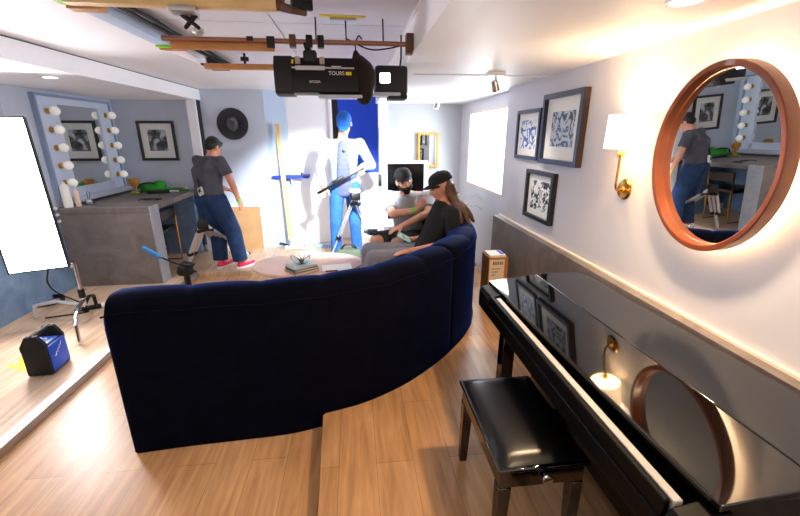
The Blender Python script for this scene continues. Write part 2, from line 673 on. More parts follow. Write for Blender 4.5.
# main ceiling and the dropped one over the piano
struct('ceiling', MB().box((-2.42, -.7, 2.297), (-1.12, 6.5, 2.4)).box((-1.12, 4.2, 2.297), (.34, 6.5, 2.4)), M_ceil, 'smooth white ceiling at the left and back', smooth=False)
cg = MB()
for (x0, x1) in ((-1.12, -.42), (-.415, .34)):
    for (y0, y1) in ((-.7, .6), (.605, 2.55), (2.555, 4.2)):
        cg.box((x0 + .002, y0 + .002, 2.30), (x1 - .002, y1 - .002, 2.4))
struct('ceiling_panels', cg, M_ceilg, 'grey ceiling panels above the lighting pipes', smooth=False)
struct('ceiling_drop', MB().box((.34, -.7, 2.13), (1.75, 6.1, 2.4)), M_ceil, 'dropped ceiling over the piano', smooth=False)
struct('trim_6', MB().box((.335, -.7, 2.122), (.45, 4.9, 2.132)).box((.325, -.7, 2.29), (.3395, 4.9, 2.305)).box((.45, 3.12, 2.124), (1.5, 3.16, 2.132)), M_white, 'white trim along the dropped ceiling', smooth=False)
# window at the far left behind the soft light
w2 = MB().box((-3.2, 3.55, 1.55), (-3.17, 3.6, 2.14)).box((-3.2, 4.15, 1.55), (-3.17, 4.2, 2.14)).box((-3.2, 3.6, 1.55), (-3.17, 4.15, 1.6))
w = struct('window_2', w2, M_wallb, 'small pale window on the left wall', smooth=False)
MB().box((-3.199, 3.6, 1.6), (-3.19, 4.15, 2.0)).build('pane', mat('pale_pane', (.93, .95, .97), .3, emit=(.95, .97, 1), estr=.6), w, smooth=False)

# ------------------------------------------------------------------- sofa
sofa = thing('curved_sofa', 'navy velvet curved sofa with a high back seen from behind', 'sofa', (-.1, 2.6, 0))


def sofa_band(s0, s1, name, profile, m, step=.02):
    n = max(4, int((s1 - s0) / step))
    P, N_, S = [], [], []
    for i in range(n + 1):
        s = s0 + (s1 - s0) * i / n
        p, nn = at_arc(s)
        P.append(p)
        N_.append(nn)
        S.append(s)
    return MB().sweep(P, N_, lambda i: profile(S[i], min(S[i] - s0, s1 - S[i]))).build(name, m, sofa, angle=50)


PITCH = .37


def back_prof(s, e):
    k = abs(math.sin(PI * s / PITCH))
    k = k ** .45
    f = min(1, e / .03)
    f = math.sqrt(max(0, 1 - (1 - f) ** 2))       # rounded ends
    zt = .921 + .014 * k
    zt = .80 + (zt - .80) * (.45 + .55 * f)
    bi = .245 + .022 * k
    o = .012 * (1 - f)
    return [(o, .003), (o, zt - .085), (.004 + o, zt - .078), (.004 + o, zt - .055), (.03, zt - .02), (.075, zt - .002), (.12, zt), (.175, zt - .008), (bi - .03, zt - .035),
            (bi - .005, zt - .09), (bi, zt - .2), (bi - .02, .46), (bi - .02, .003)]


LA = arc[-1]
seam = None
for i, p in enumerate(path):
    if p.x > .69:
        seam = arc[i]
        break
sofa_band(0, seam - .003, 'backrest', back_prof, M_velvet)
sofa_band(seam + .003, LA, 'backrest', back_prof, M_velvet)


def seat_prof(s, e):
    k = abs(math.sin(PI * s / .67)) ** .4
    return [(.2, .2), (.2, .44), (.4, .455 + .01 * k), (.68, .455 + .01 * k), (.75, .43), (.77, .38), (.76, .2)]


sofa_band(.03, LA - .03, 'seat', seat_prof, M_velvet, .05)
sofa_band(.05, LA - .05, 'plinth', lambda s, e: [(.04, .002), (.04, .2), (.7, .2), (.7, .002)], M_velvets, .08)
pp = []
for i in range(120):
    p, nn = at_arc(LA * i / 119)
    s = LA * i / 119
    pp.append(p - nn * .001 + V((0, 0, back_prof(s, 1)[2][1] - .004)))
MB().tube(pp, .005, 6).build('piping', M_velvets, sofa)

# ------------------------------------------------------------------ piano
piano = thing('upright_piano', 'glossy black lacquered piano against the right wall', 'piano', (1.0, 1.3, .1))
Y0, Y1 = .60, 2.15


def slab(poly, zt, th, name):
    m = MB()
    A_ = [m.bm.verts.new((x, y, zt(x, y))) for x, y in poly]
    B_ = [m.bm.verts.new((x, y, zt(x, y) - th)) for x, y in poly]
    n = len(poly)
    for k in range(n):
        m.bm.faces.new((A_[k], A_[(k + 1) % n], B_[(k + 1) % n], B_[k]))
    m.bm.faces.new(A_)
    m.bm.faces.new(B_[::-1])
    return m.build(name, M_lacq, piano, bevel=.003)


slab([(.812, Y0), (1.082, Y0), (1.082, Y1 + .012), (.787, Y1)], lambda x, y: .898 + .09 * (x - 1.08) - .018 * (y - 1.3), .02, 'lid')
slab([(1.084, Y0), (1.395, Y0), (1.395, Y1 - .03), (1.385, Y1 + .0), (1.355, Y1 + .022), (1.084, Y1 + .012)], lambda x, y: .899 - .018 * (y - 1.3), .02, 'rear_lid')
MB().box((.86, Y0 + .03, .70), (1.37, Y1 - .05, .845)).build('case', M_lacq, piano, bevel=.004)
M_slip = mat('satin_black', (.012, .012, .013), .5, spec=.12)
MB().box((.722, Y0 + .02, .715), (.86, Y1 - .03, .79)).build('key_bed', M_slip, piano, bevel=.008)
MB().box((.726, Y0 + .06, .79), (.746, Y1 - .2, .8445)).build('key_slip', M_slip, piano, bevel=.005)
MB().box((.749, Y0 + .055, .79), (.775, Y1 - .235, .845)).build('keyboard', M_ivory, piano, bevel=.003)
for (a, b) in ((Y0 + .005, Y0 + .05), (Y1 - .2, Y1 - .02)):
    MB().prism([(.724, .715), (.86, .715), (.86, .852), (.80, .848), (.74, .835), (.724, .815)], 'y', a, b).build('cheek_block', M_slip, piano, bevel=.004)
MB().box((1.08, Y0 + .06, .14), (1.36, Y1 - .08, .70)).build('lower_panel', M_lacq, piano, bevel=.004)
for (a, b) in ((Y0 + .03, Y0 + .1), (Y1 - .4, Y1 - .33)):
    MB().box((.745, a, .16), (.81, b, .715)).build('leg', M_lacq, piano, bevel=.004)
    MB().box((.72, a - .005, .1), (1.36, b + .005, .16)).build('foot_rail', M_lacq, piano, bevel=.006)

# ------------------------------------------------------------ piano bench
bench = thing('piano_bench', 'black piano bench with padded leather seat beside the piano', 'bench', (.66, 1.34, .1))
bx0, bx1, by0, by1 = .475, .83, 1.06, 1.61
MB().box((bx0 + .015, by0 + .015, .455), (bx1 - .015, by1 - .015, .535)).build('apron', M_lacq, bench, bevel=.003)
MB().box((bx0, by0, .535), (bx1, by1, .555)).build('seat_board', M_lacq, bench, bevel=.006)
cu = MB()
nx, ny = 16, 22
g = {}
for i in range(nx + 1):
    for j in range(ny + 1):
        u, v = i / nx * 2 - 1, j / ny * 2 - 1
        h = (1 - abs(u) ** 5) * (1 - abs(v) ** 6)
        g[i, j] = cu.bm.verts.new((bx0 + .012 + (bx1 - bx0 - .024) * i / nx, by0 + .012 + (by1 - by0 - .024) * j / ny, .556 + .032 * max(0, h) ** .5))
for i in range(nx):
    for j in range(ny):
        cu.bm.faces.new((g[i, j], g[i + 1, j], g[i + 1, j + 1], g[i, j + 1]))
cu.build('seat_cushion', M_leather, bench, angle=60)
for (sx, lx) in ((1, bx0), (-1, bx1)):
    for (sy, ly) in ((1, by0), (-1, by1)):
        lg = MB()
        x0, y0 = lx + sx * .012, ly + sy * .012
        a = [(x0, y0), (x0 + sx * .05, y0), (x0 + sx * .05, y0 + sy * .05), (x0, y0 + sy * .05)]
        b = [(x0, y0), (x0 + sx * .036, y0), (x0 + sx * .036, y0 + sy * .036), (x0, y0 + sy * .036)]
        A = [lg.bm.verts.new((*q, .455)) for q in a]
        B = [lg.bm.verts.new((*q, .1)) for q in b]
        for k in range(4):
            lg.bm.faces.new((A[k], A[(k + 1) % 4], B[(k + 1) % 4], B[k]))
        lg.bm.faces.new(A)
        lg.bm.faces.new(B[::-1])
        lg.build('leg', M_lacq, bench, bevel=.003)
for (yy, sg) in ((by0 + .015, -1), (by1 - .015, 1)):
    kn = MB().cyl((.665, yy, .497), (.665, yy + sg * .012, .497), .008, seg=12).lathe([(.0, .008), (.017, .01), (.021, .017), (.018, .024), (0, .026)], 16, Matrix.Translation((.665, yy, .497)) @ Matrix.Rotation(PI / 2 * -sg, 4, 'X'))
    kn.build('knob', M_chrome if sg < 0 else M_blackm, bench)

# ----------------------------------------------------------- round mirror
mir = thing('round_mirror', 'large round mirror in a deep red brown wooden frame', 'mirror', (1.5, 1.5, 1.28))
mc = V((1.487, 1.465, 1.605))
MX = Matrix.Translation(mc) @ Matrix.Rotation(-.05, 4, 'Y') @ Matrix.Rotation(-PI / 2, 4, 'Y') @ Matrix.Diagonal((1.1, .885, 1, 1))     # local +z looks into the room (-x)
R_ = .335
MB().lathe([(R_ - .028, .03), (R_, .03), (R_, .082), (R_ - .004, .086), (R_ - .020, .086), (R_ - .024, .082), (R_ - .028, .03)], 96, MX, close=False).build('frame', M_teak, mir, angle=30)
MB().lathe([(0, .045), (R_ - .027, .045)], 64, MX, close=False).build('glass', M_mirror, mir)
MB().lathe([(0, .012), (R_ - .05, .012), (R_ - .05, .030), (0, .030)], 64, MX, close=False).build('back_board', M_black, mir)
M_led = mat('warm_led_strip', (1, .85, .65), .5, emit=(1, .83, .62), estr=50)
MB().lathe([(R_ - .045, .012), (R_ - .038, .012), (R_ - .038, .024), (R_ - .045, .024), (R_ - .045, .012)], 96, MX, close=False).build('light_strip', M_led, mir)

# ----------------------------------------------------------------- sconce
sc = thing('wall_sconce', 'brass wall sconce with a glowing white shade by the round mirror', 'wall lamp', (1.5, 2.05, 1.41))
MB().lathe([(0, 0), (.055, 0), (.057, .006), (.05, .013), (.02, .016), (.018, .024), (0, .026)], 32, Matrix.Translation((1.5, 2.05, 1.41)) @ Matrix.Rotation(-PI / 2, 4, 'Y')).build('wall_plate', M_brass, sc)
sh = V((1.408, 2.005, 0))
arm = [V((1.48, 2.05, 1.41)), V((1.45, 2.035, 1.405)), V((1.425, 2.018, 1.415)), V((1.411, 2.008, 1.44)), V((sh.x, sh.y, 1.48)), V((sh.x, sh.y, 1.60))]
MB().tube(catmull(arm, 6), .0065, 10).build('arm', M_brass, sc)
MB().lathe([(0, 1.585), (.016, 1.588), (.018, 1.60), (.012, 1.615), (0, 1.617)], 20, Matrix.Translation(sh)).build('cup', M_brass, sc)
M_shade = mat('glowing_linen', (1, .95, .85), .7, emit=(1, .86, .66), estr=2.6)
MB().lathe([(.087, 1.632), (.083, 1.80), (.081, 1.80), (.085, 1.632), (.087, 1.632)], 40, Matrix.Translation(sh), close=False).build('lamp_shade', M_shade, sc)
MB().ell((sh.x, sh.y, 1.69), (.028, .028, .045)).build('bulb', mat('warm_bulb', (1, .9, .7), .4, emit=(1, .82, .55), estr=12), sc)

# --------------------------------------------------------------- pictures


def picture(name, label, x, ya, yb, za, zb, fm, am, border, mount, depth=.035, side=None):
    t = thing(name, label, 'picture', (x, (ya + yb) / 2, za))
    f = MB()
    f.box((x - depth, ya, za), (x, ya + border, zb)).box((x - depth, yb - border, za), (x, yb, zb))
    f.box((x - depth, ya + border, za), (x, yb - border, za + border)).box((x - depth, ya + border, zb - border), (x, yb - border, zb))
    f.build('frame', fm, t, smooth=False, bevel=.002)
    if side:
        MB().box((x - depth + .006, ya - .002, za), (x, ya, zb)).build('frame_side', side, t, smooth=False)
    MB().box((x - .014, ya + border, za + border), (x - .002, yb - border, zb - border)).build('mount', M_mat, t, smooth=False)
    b = border + mount
    bz = border + mount * 1.1
    MB().box((x - .0155, ya + b, za + bz), (x - .013, yb - b, zb - bz)).build('print', am, t, smooth=False)
    return t


picture('framed_print', 'small blue framed print left of the largest picture', 1.5, 3.14, 3.60, 1.50, 1.905, M_frameb, art('blue_sketch', (.16, .30, .55), (.88, .90, .92), 15, 3, mid=(.62, .70, .80)), .03, .05, .03)
picture('framed_print', 'largest framed print, a pale blue grey figure in a wide mount', 1.5, 2.52, 3.08, 1.49, 1.99, M_frameb, art('blue_grey_portrait', (.18, .25, .32), (.72, .76, .78), 16, 8, mid=(.42, .52, .62)), .035, .085, .045, M_frameside)
picture('framed_print', 'small black framed block print hanging lowest, above the panelling', 1.5, 2.80, 3.28, 1.03, 1.425, M_frame, art('lino_print', (.03, .03, .03), (.93, .93, .92), 17, 5), .032, .045, .04)
# ------------------------------------------------------- make-up counter
ctr = thing('makeup_counter', 'concrete make-up counter under the bulb mirror at left', 'counter', (-2.72, 5.2, .05))
MB().box((-3.185, 4.55, .885), (-2.26, 5.975, .95)).build('worktop', M_conc, ctr, bevel=.006)
MB().box((-3.185, 4.555, .05), (-2.262, 4.76, .884)).build('end_panel', M_conc, ctr, bevel=.004)
MB().box((-2.2618, 4.556, .05), (-2.25, 4.758, .949)).build('lit_end_face', M_concl, ctr, bevel=.003)  # thin paler sheet paints the lit side of the end panel
MB().box((-2.72, 5.80, .05), (-2.262, 5.95, .884)).build('rear_panel', M_concb, ctr, bevel=.004)

# chair pushed under the counter
ch = thing('brass_chair', 'black seated chair with brass frame tucked under the counter', 'chair', (-2.63, 5.3, .05))
for dy in (-.21, .21):
    y = 5.3 + dy
    MB().tube([(-2.84, y, .062), (-2.42, y, .062), (-2.42, y, .5), (-2.42, y, .80)], .011, 8).tube([(-2.84, y, .062), (-2.84, y, .5), (-2.42, y, .5)], .011, 8).build('leg', M_brass, ch)
MB().box((-2.86, 5.08, .50), (-2.42, 5.52, .55)).build('seat', M_leather, ch, bevel=.015)
MB().box((-2.435, 5.09, .66), (-2.405, 5.51, .80)).build('backrest', M_leather, ch, bevel=.012)

# ------------------------------------------------------- bulb mirror
XW = -3.2
van = thing('bulb_mirror', 'make-up mirror with round bulbs down both sides on the left wall', 'mirror', (XW, 5.35, 1.06))
ya, yb, za, zb = 4.62, 5.86, 1.03, 2.085
f = MB()
f.box((XW, ya, za), (XW + .035, ya + .30, zb)).box((XW, yb - .22, za), (XW + .035, yb, zb)).box((XW, ya + .30, zb - .07), (XW + .035, yb - .22, zb)).box((XW, ya + .30, za), (XW + .035, yb - .22, za + .10))
f.build('frame', mat('pale_blue_gloss', (.82, .87, .95), .4), van, smooth=False, bevel=.003)
f = MB()
for (a, b, c, d_) in ((ya - .025, ya, za - .0, zb + .025), (yb, yb + .025, za, zb + .025)):
    f.box((XW, a, c), (XW + .05, b, d_))
f.box((XW, ya, zb), (XW + .05, yb, zb + .025))
f.build('edge_moulding', mat('blue_moulding', (.55, .62, .74), .5), van, smooth=False)
MB().box((XW + .002, ya + .30, za + .10), (XW + .02, yb - .22, zb - .07)).build('glass', M_mirror, van, smooth=False)
MB().box((XW, ya + .14, za - .05), (XW + .13, yb + .02, za)).build('shelf', M_wall, van, smooth=False, bevel=.004)
first = None
for yy in (ya + .125, yb - .10):
    for k in range(5):
        zz = 1.94 - .185 * k
        M = Matrix.Translation((XW + .035, yy, zz)) @ Matrix.Rotation(PI / 2, 4, 'Y')
        if first is None:
            b = MB().ell((XW + .115, yy, zz), .047).lathe([(.016, .03), (.026, .055), (.03, .07)], 16, M, close=False).build('bulb', M_bulb, van)
            s = MB().lathe([(0, 0), (.03, 0), (.03, .008), (.02, .012), (.02, .045), (0, .045)], 16, M).build('socket', M_brass, b)
            first = (b, s, V((0, yy, zz)))
        else:
            off = V((0, yy, zz)) - first[2]
            b = first[0].copy()
            COL.objects.link(b)
            b.parent = van
            b.location = first[0].location + off
            s = first[1].copy()
            COL.objects.link(s)
            s.parent = b

# framed print on the alcove wall
pt = thing('framed_print', 'black framed black and white print on the alcove wall over the counter', 'picture', (-2.67, 6.0, 1.36))
x0, x1, z0, z1 = -2.92, -2.44, 1.36, 1.885
y = 6.0
MB().box((x0, y - .03, z0), (x0 + .035, y, z1)).box((x1 - .035, y - .03, z0), (x1, y, z1)).box((x0 + .035, y - .03, z0), (x1 - .035, y, z0 + .035)).box((x0 + .035, y - .03, z1 - .035), (x1 - .035, y, z1)).build('frame', M_frame, pt, smooth=False, bevel=.002)
MB().box((x0 + .035, y - .012, z0 + .035), (x1 - .035, y - .001, z1 - .035)).build('mount', M_mat, pt, smooth=False)
MB().box((x0 + .12, y - .0135, z0 + .13), (x1 - .12, y - .011, z1 - .115)).build('print', art('grey_print', (.10, .11, .12), (.74, .76, .78), 10, 2, mid=(.34, .36, .39), dist=.6, lo=.38, hi=.66), pt, smooth=False)

# ------------------------------------------------- things on the counter
ZT = .951


def bottle(name, label, x, y, r, h, m, capm, capname='cap'):
    t = thing(name, label, 'bottle', (x, y, ZT))
    MB().lathe([(0, 0), (r, 0), (r * 1.02, h * .1), (r, h * .8), (r * .8, h * .88), (r * .4, h * .92), (0, h * .92)], 20, Matrix.Translation((x, y, ZT))).build('body', m, t)
    MB().lathe([(r * .42, h * .9), (r * .42, h), (0, h)], 16, Matrix.Translation((x, y, ZT))).build(capname, capm, t)
    return t


p = V((-3.095, 4.61, ZT))
bottle('spray_bottle', 'tall white bottle at the near left end of the counter', p.x, p.y, .042, .27, M_paper, M_paper)
p = V((-3.03, 4.67, ZT))
bottle('spray_bottle', 'slim peach bottle beside the tall white bottle on the counter', p.x, p.y, .026, .2, mat('peach_plastic', (.88, .76, .70), .4), M_paper)
p = pz(90, 204.5, ZT)
j = thing('glass_jar', 'small glass jar of white cotton with two thin sticks on the counter', 'jar', p)
MB().lathe([(0, 0), (.034, 0), (.036, .005), (.036, .06), (.032, .06), (.032, .006), (0, .006)], 20, Matrix.Translation(p)).build('body', M_glass, j)
MB().ell(p + V((0, 0, .032)), (.029, .029, .024)).build('cotton', M_paper, j)
MB().cyl(p + V((.005, 0, .03)), p + V((.02, .01, .14)), .003, seg=8).build('stick', M_blackm, j)
MB().cyl(p + V((-.008, 0, .03)), p + V((-.012, .01, .15)), .003, seg=8).build('stick', M_frameb, j)
p = V((-2.91, 5.62, ZT))
tr = thing('trophy_cup', 'small gold trophy cup standing on the counter', 'trophy', p)
MB().lathe([(0, 0), (.055, 0), (.06, .01), (.05, .03), (.02, .04)], 24, Matrix.Translation(p)).build('base', mat('green_gold', (.62, .66, .22), .3, .6), tr)
MB().lathe([(.018, .04), (.014, .075), (.02, .09), (.045, .12), (.056, .17), (.055, .20), (.05, .2), (.04, .13), (0, .1)], 24, Matrix.Translation(p)).build('cup', M_gold, tr)
for s in (-1, 1):
    MB().tube([p + V((s * .048, 0, .185)), p + V((s * .08, 0, .18)), p + V((s * .082, 0, .14)), p + V((s * .044, 0, .12))], .005, 6).build('handle', M_gold, tr)
p = V((-2.78, 5.80, ZT))
gb = thing('green_bag', 'crumpled bright green bag with dark straps on the counter', 'bag', p)
MB().ell(p + V((0, 0, .05)), (.17, .10, .052)).ell(p + V((.08, .05, .08)), (.09, .08, .07)).ell(p + V((-.05, 0, .075)), (.11, .08, .05)).remesh('body', M_green, gb, .012, 3)
MB().tube(catmull([p + V((-.16, -.06, .05)), p + V((-.1, -.09, .11)), p + V((0, -.08, .13)), p + V((.06, -.04, .12))], 5), .009, 6).build('strap', M_black, gb)
MB().tube(catmull([p + V((.1, 0, .03)), p + V((.25, .02, .035)), p + V((.4, -.03, .03)), p + V((.5, -.04, .02))], 5), .016, 8).build('strap', M_green, gb)
p0, p1 = V((-2.74, 5.62, ZT)), V((-2.36, 5.70, ZT))
t = thing('hair_tool', 'dark rod shaped styling tool lying before the green bag', 'styling tool', p0)
MB().limb([p0 + V((0, -.02, .022)), p0.lerp(p1, .6) + V((0, 0, .02))], [.02, .02]).build('handle', M_black, t)
MB().limb([p0.lerp(p1, .6) + V((0, 0, .02)), p1 + V((-.05, 0, .016))], [.016, .014]).build('barrel', M_silver, t)
p = pz(152, 200, ZT)
gl = MB()
for s in (-1, 1):
    q = p + V((s * .06, .02, .012))
    gl.tube([q + V((.045 * math.cos(a), .03 * math.sin(a), 0)) for a in [2 * PI * k / 14 for k in range(14)]], .006, 6, closed=True)
    gl.ell(q, (.042, .028, .004))
    gl.tube([q + V((s * .045, 0, 0)), q + V((s * .06, -.05, .004)), q + V((s * .04, -.13, 0))], .005, 6)
gl.tube([p + V((-.02, .025, .014)), p + V((.02, .025, .014))], .006, 6)
tag(gl.build('dark_glasses', M_black), 'black glasses lying at the counter edge by the trophy', 'glasses')
p = V((-2.49, 5.90, ZT))
t = tag(MB().obox(p + V((0, 0, .022)), (.13, .06, .04), Rz(.2), .006).build('cosmetics_case', mat('crimson_plastic', (.78, .10, .25), .4)), 'small crimson case at the back of the counter', 'case')
p = V((-2.38, 5.90, ZT))
tag(MB().lathe([(0, 0), (.025, 0), (.025, .05), (0, .052)], 16, Matrix.Translation(p)).build('cream_pot', M_paper), 'white pot beside the crimson case on the counter', 'pot')

# --------------------------------------------------- soft light on a stand
lp = thing('soft_light_panel', 'tall glowing white light panel on a chrome stand at left', 'studio light', (-2.73, 3.55, .05))
BL, BR = V((-2.935, 3.475, 0)), V((-2.535, 3.60, 0))
r = (BR - BL).normalized()
nrm = V((r.y, -r.x, 0))
Z0, Z1 = .585, 1.84


def panel(a0, a1, d0, d1, z0, z1):
    m = MB()
    q = [BL + r * a0 + nrm * d0, BL + r * a1 + nrm * d0, BL + r * a1 + nrm * d1, BL + r * a0 + nrm * d1]
    m.prism([(k.x, k.y) for k in q], 'z', z0, z1)
    return m


W_ = (BR - BL).length
fm = panel(0, W_, -.035, -.005, Z0, Z1)
fm.build('housing', M_black, lp, bevel=.006)
e = panel(0, .012, -.005, .012, Z0, Z1)
for args in ((W_ - .012, W_, -.005, .012, Z0, Z1), (.012, W_ - .012, -.005, .012, Z0, Z0 + .012), (.012, W_ - .012, -.005, .012, Z1 - .012, Z1)):
    m2 = panel(*args)
    me = bpy.data.meshes.new('t')
    m2.bm.to_mesh(me)
    e.bm.from_mesh(me)
    bpy.data.meshes.remove(me)
e.build('frame', M_black, lp, smooth=False)
M_soft = mat('soft_light_cloth', (1, 1, 1), .8, emit=(1, .985, 1), estr=22)
panel(.012, W_ - .012, -.005, .004, Z0 + .012, Z1 - .012).build('diffuser', M_soft, lp, smooth=False)
for k in range(3):
    q = BR - nrm * .03 + V((0, 0, .99 + .055 * k))
    MB().obox(q + r * .012, (.024, .03, .022), frame(nrm), .004).build('connector', M_silver, lp)
piv = V((BR.x, BR.y, Z0)) - ORG[lp]
Qr = Matrix.Rotation(.026, 3, nrm).to_quaternion()
for o_ in [x for x in bpy.data.objects if x.parent == lp]:
    o_.rotation_mode = 'QUATERNION'
    o_.rotation_quaternion = Qr
    o_.location = piv - Qr @ piv
hub = V((-2.515, 3.63, 0))
MB().cyl(hub + V((0, 0, .2)), hub + V((0, 0, .62)), .0175, seg=14).obox(hub + V((-.02, -.005, .60)), (.05, .05, .04), Matrix.Identity(3), .004).build('pole', M_chrome, lp)
MB().cyl(hub + V((0, 0, .28)), hub + V((0, 0, .36)), .026, seg=14).build('collar', M_blackm, lp)
for (q, m, drop) in ((pz(80, 344, .055), M_chrome, .20), (pz(36, 318, .06), M_silver, .15), (pz(97, 307, .06), M_blackm, .15)):
    q = V((q.x, q.y, .067))
    dd = (q - hub)
    a = hub + V((0, 0, .05 + drop))
    k1 = hub + dd * .85 + V((0, 0, drop - .02 if m is M_chrome else drop * .8))
    k1.z = .05 + drop
    q2 = V((q.x, q.y, .067))
    MB().tube([a, hub + dd * .5 + V((0, 0, .05 + drop)), k1 - V((0, 0, 0)), hub + dd * .96 + V((0, 0, .03 + drop * .6)), q2], .016, 10).build('leg', m, lp)
# cables of the panel
pa = [BL.lerp(BR, .6) + V((0, .02, .57)), pz(48, 283, .4), pz(58, 293, .2), V((-2.72, 3.95, .06)), pz(75, 310, .06), V((-2.62, 3.8, .06)), pz(45, 318, .06)]
tag(MB().tube(catmull([V(q) for q in pa], 8), .007, 6).build('power_cable', M_rubber), 'black cable hanging from the light panel to the floor', 'cable')
c0 = pz(51, 302, .06)
loop = [c0 + V((.11 * math.cos(a), .11 * math.sin(a), .005 + .015 * k)) for k in range(3) for a in [2 * PI * i / 16 for i in range(16)]]
tag(MB().tube(loop, .008, 6).build('coiled_cable', M_rubber), 'coil of black cable on the stage by the light stand', 'cable')
q0 = pz(82, 309, .075)
hd = thing('cable_connector', 'black connector with a white ring on the stage beside the sofa', 'connector', q0)
MB().cyl(q0, q0 + V((.2, .1, 0)), .022, seg=14).build('body', M_rubber, hd)
MB().cyl(q0 + V((.14, .07, 0)), q0 + V((.17, .085, 0)), .026, seg=14).build('ring', M_paper, hd)

# ----------------------------------------------------- blue power pack
A, B_, C_ = pz(28, 378, .05), pz(53.5, 375.5, .05), pz(71, 359, .05)
u = (B_ - A)
u.z = 0
wv = C_ - B_
wu, wl = u.length, wv.length
u.normalize()
n_ = V((-u.y, u.x, 0))
pk = thing('power_pack', 'black and blue battery power pack standing on the left stage', 'power pack', A)
H = .255


def lb(a0, a1, b0, b1, z0, z1, bev=.008):
    m = MB()
    c = A + u * ((a0 + a1) / 2) + n_ * ((b0 + b1) / 2) + V((0, 0, (z0 + z1) / 2))
    return m.obox(c, (abs(a1 - a0), abs(b1 - b0), z1 - z0), Matrix((u, n_, V((0, 0, 1)))).transposed(), bev)


lb(0, wu, 0, wl, .004, H - .03, .012).build('body', M_rubber, pk)
lb(wu - .004, wu + .005, .02, wl - .02, .02, H - .035, .002).build('side_panel', mat('pack_blue', (.03, .30, .80), .45), pk)
lb(.02, wu - .015, .05, wl - .05, H - .032, H - .022, .003).build('control_panel', mat('panel_light_blue', (.25, .45, .85), .4), pk)
for b0 in (0, wl - .035):
    m = MB()
    prof = [(0, H - .06), (wu, H - .06), (wu, H - .02), (wu * .72, H + .055), (wu * .28, H + .055), (0, H - .02)]
    R = Matrix((u, n_, V((0, 0, 1)))).transposed()
    vsA = [m.bm.verts.new(A + u * a + n_ * b0 + V((0, 0, z))) for a, z in prof]
    vsB = [m.bm.verts.new(A + u * a + n_ * (b0 + .035) + V((0, 0, z))) for a, z in prof]
    for k in range(6):
        m.bm.faces.new((vsA[k], vsA[(k + 1) % 6], vsB[(k + 1) % 6], vsB[k]))
    m.bm.faces.new(vsA)
    m.bm.faces.new(vsB[::-1])
    m.build('end_frame', M_rubber, pk, bevel=.006)
MB().limb([A + u * wu * .5 + n_ * .02 + V((0, 0, H + .045)), A + u * wu * .5 + n_ * (wl - .02) + V((0, 0, H + .045))], [.017, .017]).build('handle', M_rubber, pk)
for k in range(3):
    q = A + u * wu * (.3 + .18 * k) + n_ * wl * .45 + V((0, 0, H - .012))
    MB().cyl(q - V((0, 0, .012)), q + V((0, 0, .006)), .013, seg=12).build('dial', M_paper if k != 1 else M_blue, pk)
# white script flourish on the blue side
fl = [A + u * (wu + .006) + n_ * (wl * (.28 + .4 * k / 8)) + V((0, 0, .12 + .07 * k / 8 + .007 * (-1) ** k)) for k in range(9)]
MB().tube(fl, .003, 5).build('script_mark', M_paper, pk)
for (a, b) in (((9, 366), (21, 369)), ((20, 359), (24, 371))):
    p, q = pz(*a, .05), pz(*b, .05)
    dd = (q - p)
    R = frame(dd)
    tag(MB().obox((p + q) / 2 + V((0, 0, .0015)), (.03, dd.length, .0015), R).build('floor_tape', M_yellow), 'strip of yellow tape stuck on the stage by the power pack', 'tape', 'yellow tape marks')

# --------------------------------------------------------------- back props
hp = py(233, 124, 5.995)
hat = thing('wide_brim_hat', 'dark grey wide brimmed hat hanging on the grey blue wall', 'hat', hp - V((0, 0, .2)))
MH = Matrix.Translation((hp.x, 5.998, hp.z)) @ Matrix.Rotation(PI / 2, 4, 'X')
M_felt = mat('grey_felt', (.20, .20, .22), .85)
MB().lathe([(.10, .012), (.205, .03), (.212, .022), (.2, .012), (.1, .004), (.0, .004)], 40, MH, close=False).build('brim', M_felt, hat)
cr = MB().lathe([(.102, .01), (.10, .05), (.09, .085), (.06, .105), (.0, .095)], 32, MH @ Matrix.Diagonal((.8, 1, 1, 1)), close=False)
cr.build('crown', mat('grey_felt_light', (.30, .30, .33), .85), hat)
MB().lathe([(.104, .014), (.106, .016), (.104, .036), (.101, .036)], 32, MH @ Matrix.Diagonal((.8, 1, 1, 1)), close=False).build('band', M_black, hat)
# plywood board
a, b = py(226, 207, 5.93), py(260, 207, 5.93)
pl = thing('plywood_board', 'pale plywood board with a white edge leaning at the back wall', 'board', ((a.x + b.x) / 2, 5.93, .05))
MB().box((a.x, 5.93, .05), (b.x, 5.95, a.z)).build('sheet', M_ply, pl, smooth=False)
MB().box((b.x, 5.925, .05), (b.x + .035, 5.955, a.z + .03)).box((a.x, 5.925, a.z), (b.x, 5.955, a.z + .03)).build('edge_strip', M_white, pl, smooth=False)
# leaning pine stick
a, b = py(277, 124, 6.0), py(291, 240, 5.9)
tag(MB().obox((a + b) / 2, (.035, (a - b).length, .06), frame(a - b, V((1, 0, 0)))).build('pine_stick', M_pine2), 'long pine stick leaning in front of the white wall panel', 'stick')
# blue taped shelf
a, b = py(273, 177, 6.02), py(309, 177, 6.02)
sf = thing('wall_shelf', 'narrow blue taped shelf on the white wall panel', 'shelf', ((a.x + b.x) / 2, 6.1, a.z - .03))
MB().box((a.x, 5.95, a.z - .018), (b.x, 6.2, a.z + .018)).build('board', M_tapeb, sf, smooth=False, bevel=.003)
MB().prism([(6.2, a.z - .018), (6.0, a.z - .018), (6.2, a.z - .2)], 'x', (a.x + b.x) / 2 - .01, (a.x + b.x) / 2 + .01).build('bracket', M_white, sf, smooth=False)
q = V((b.x - .1, 6.03, a.z + .0185))
tag(MB().lathe([(0, 0), (.022, 0), (.018, .03), (.006, .04), (.005, .07), (0, .07)], 12, Matrix.Translation(q)).build('small_figure', M_black), 'tiny black bottle shaped object on the blue shelf', 'bottle')
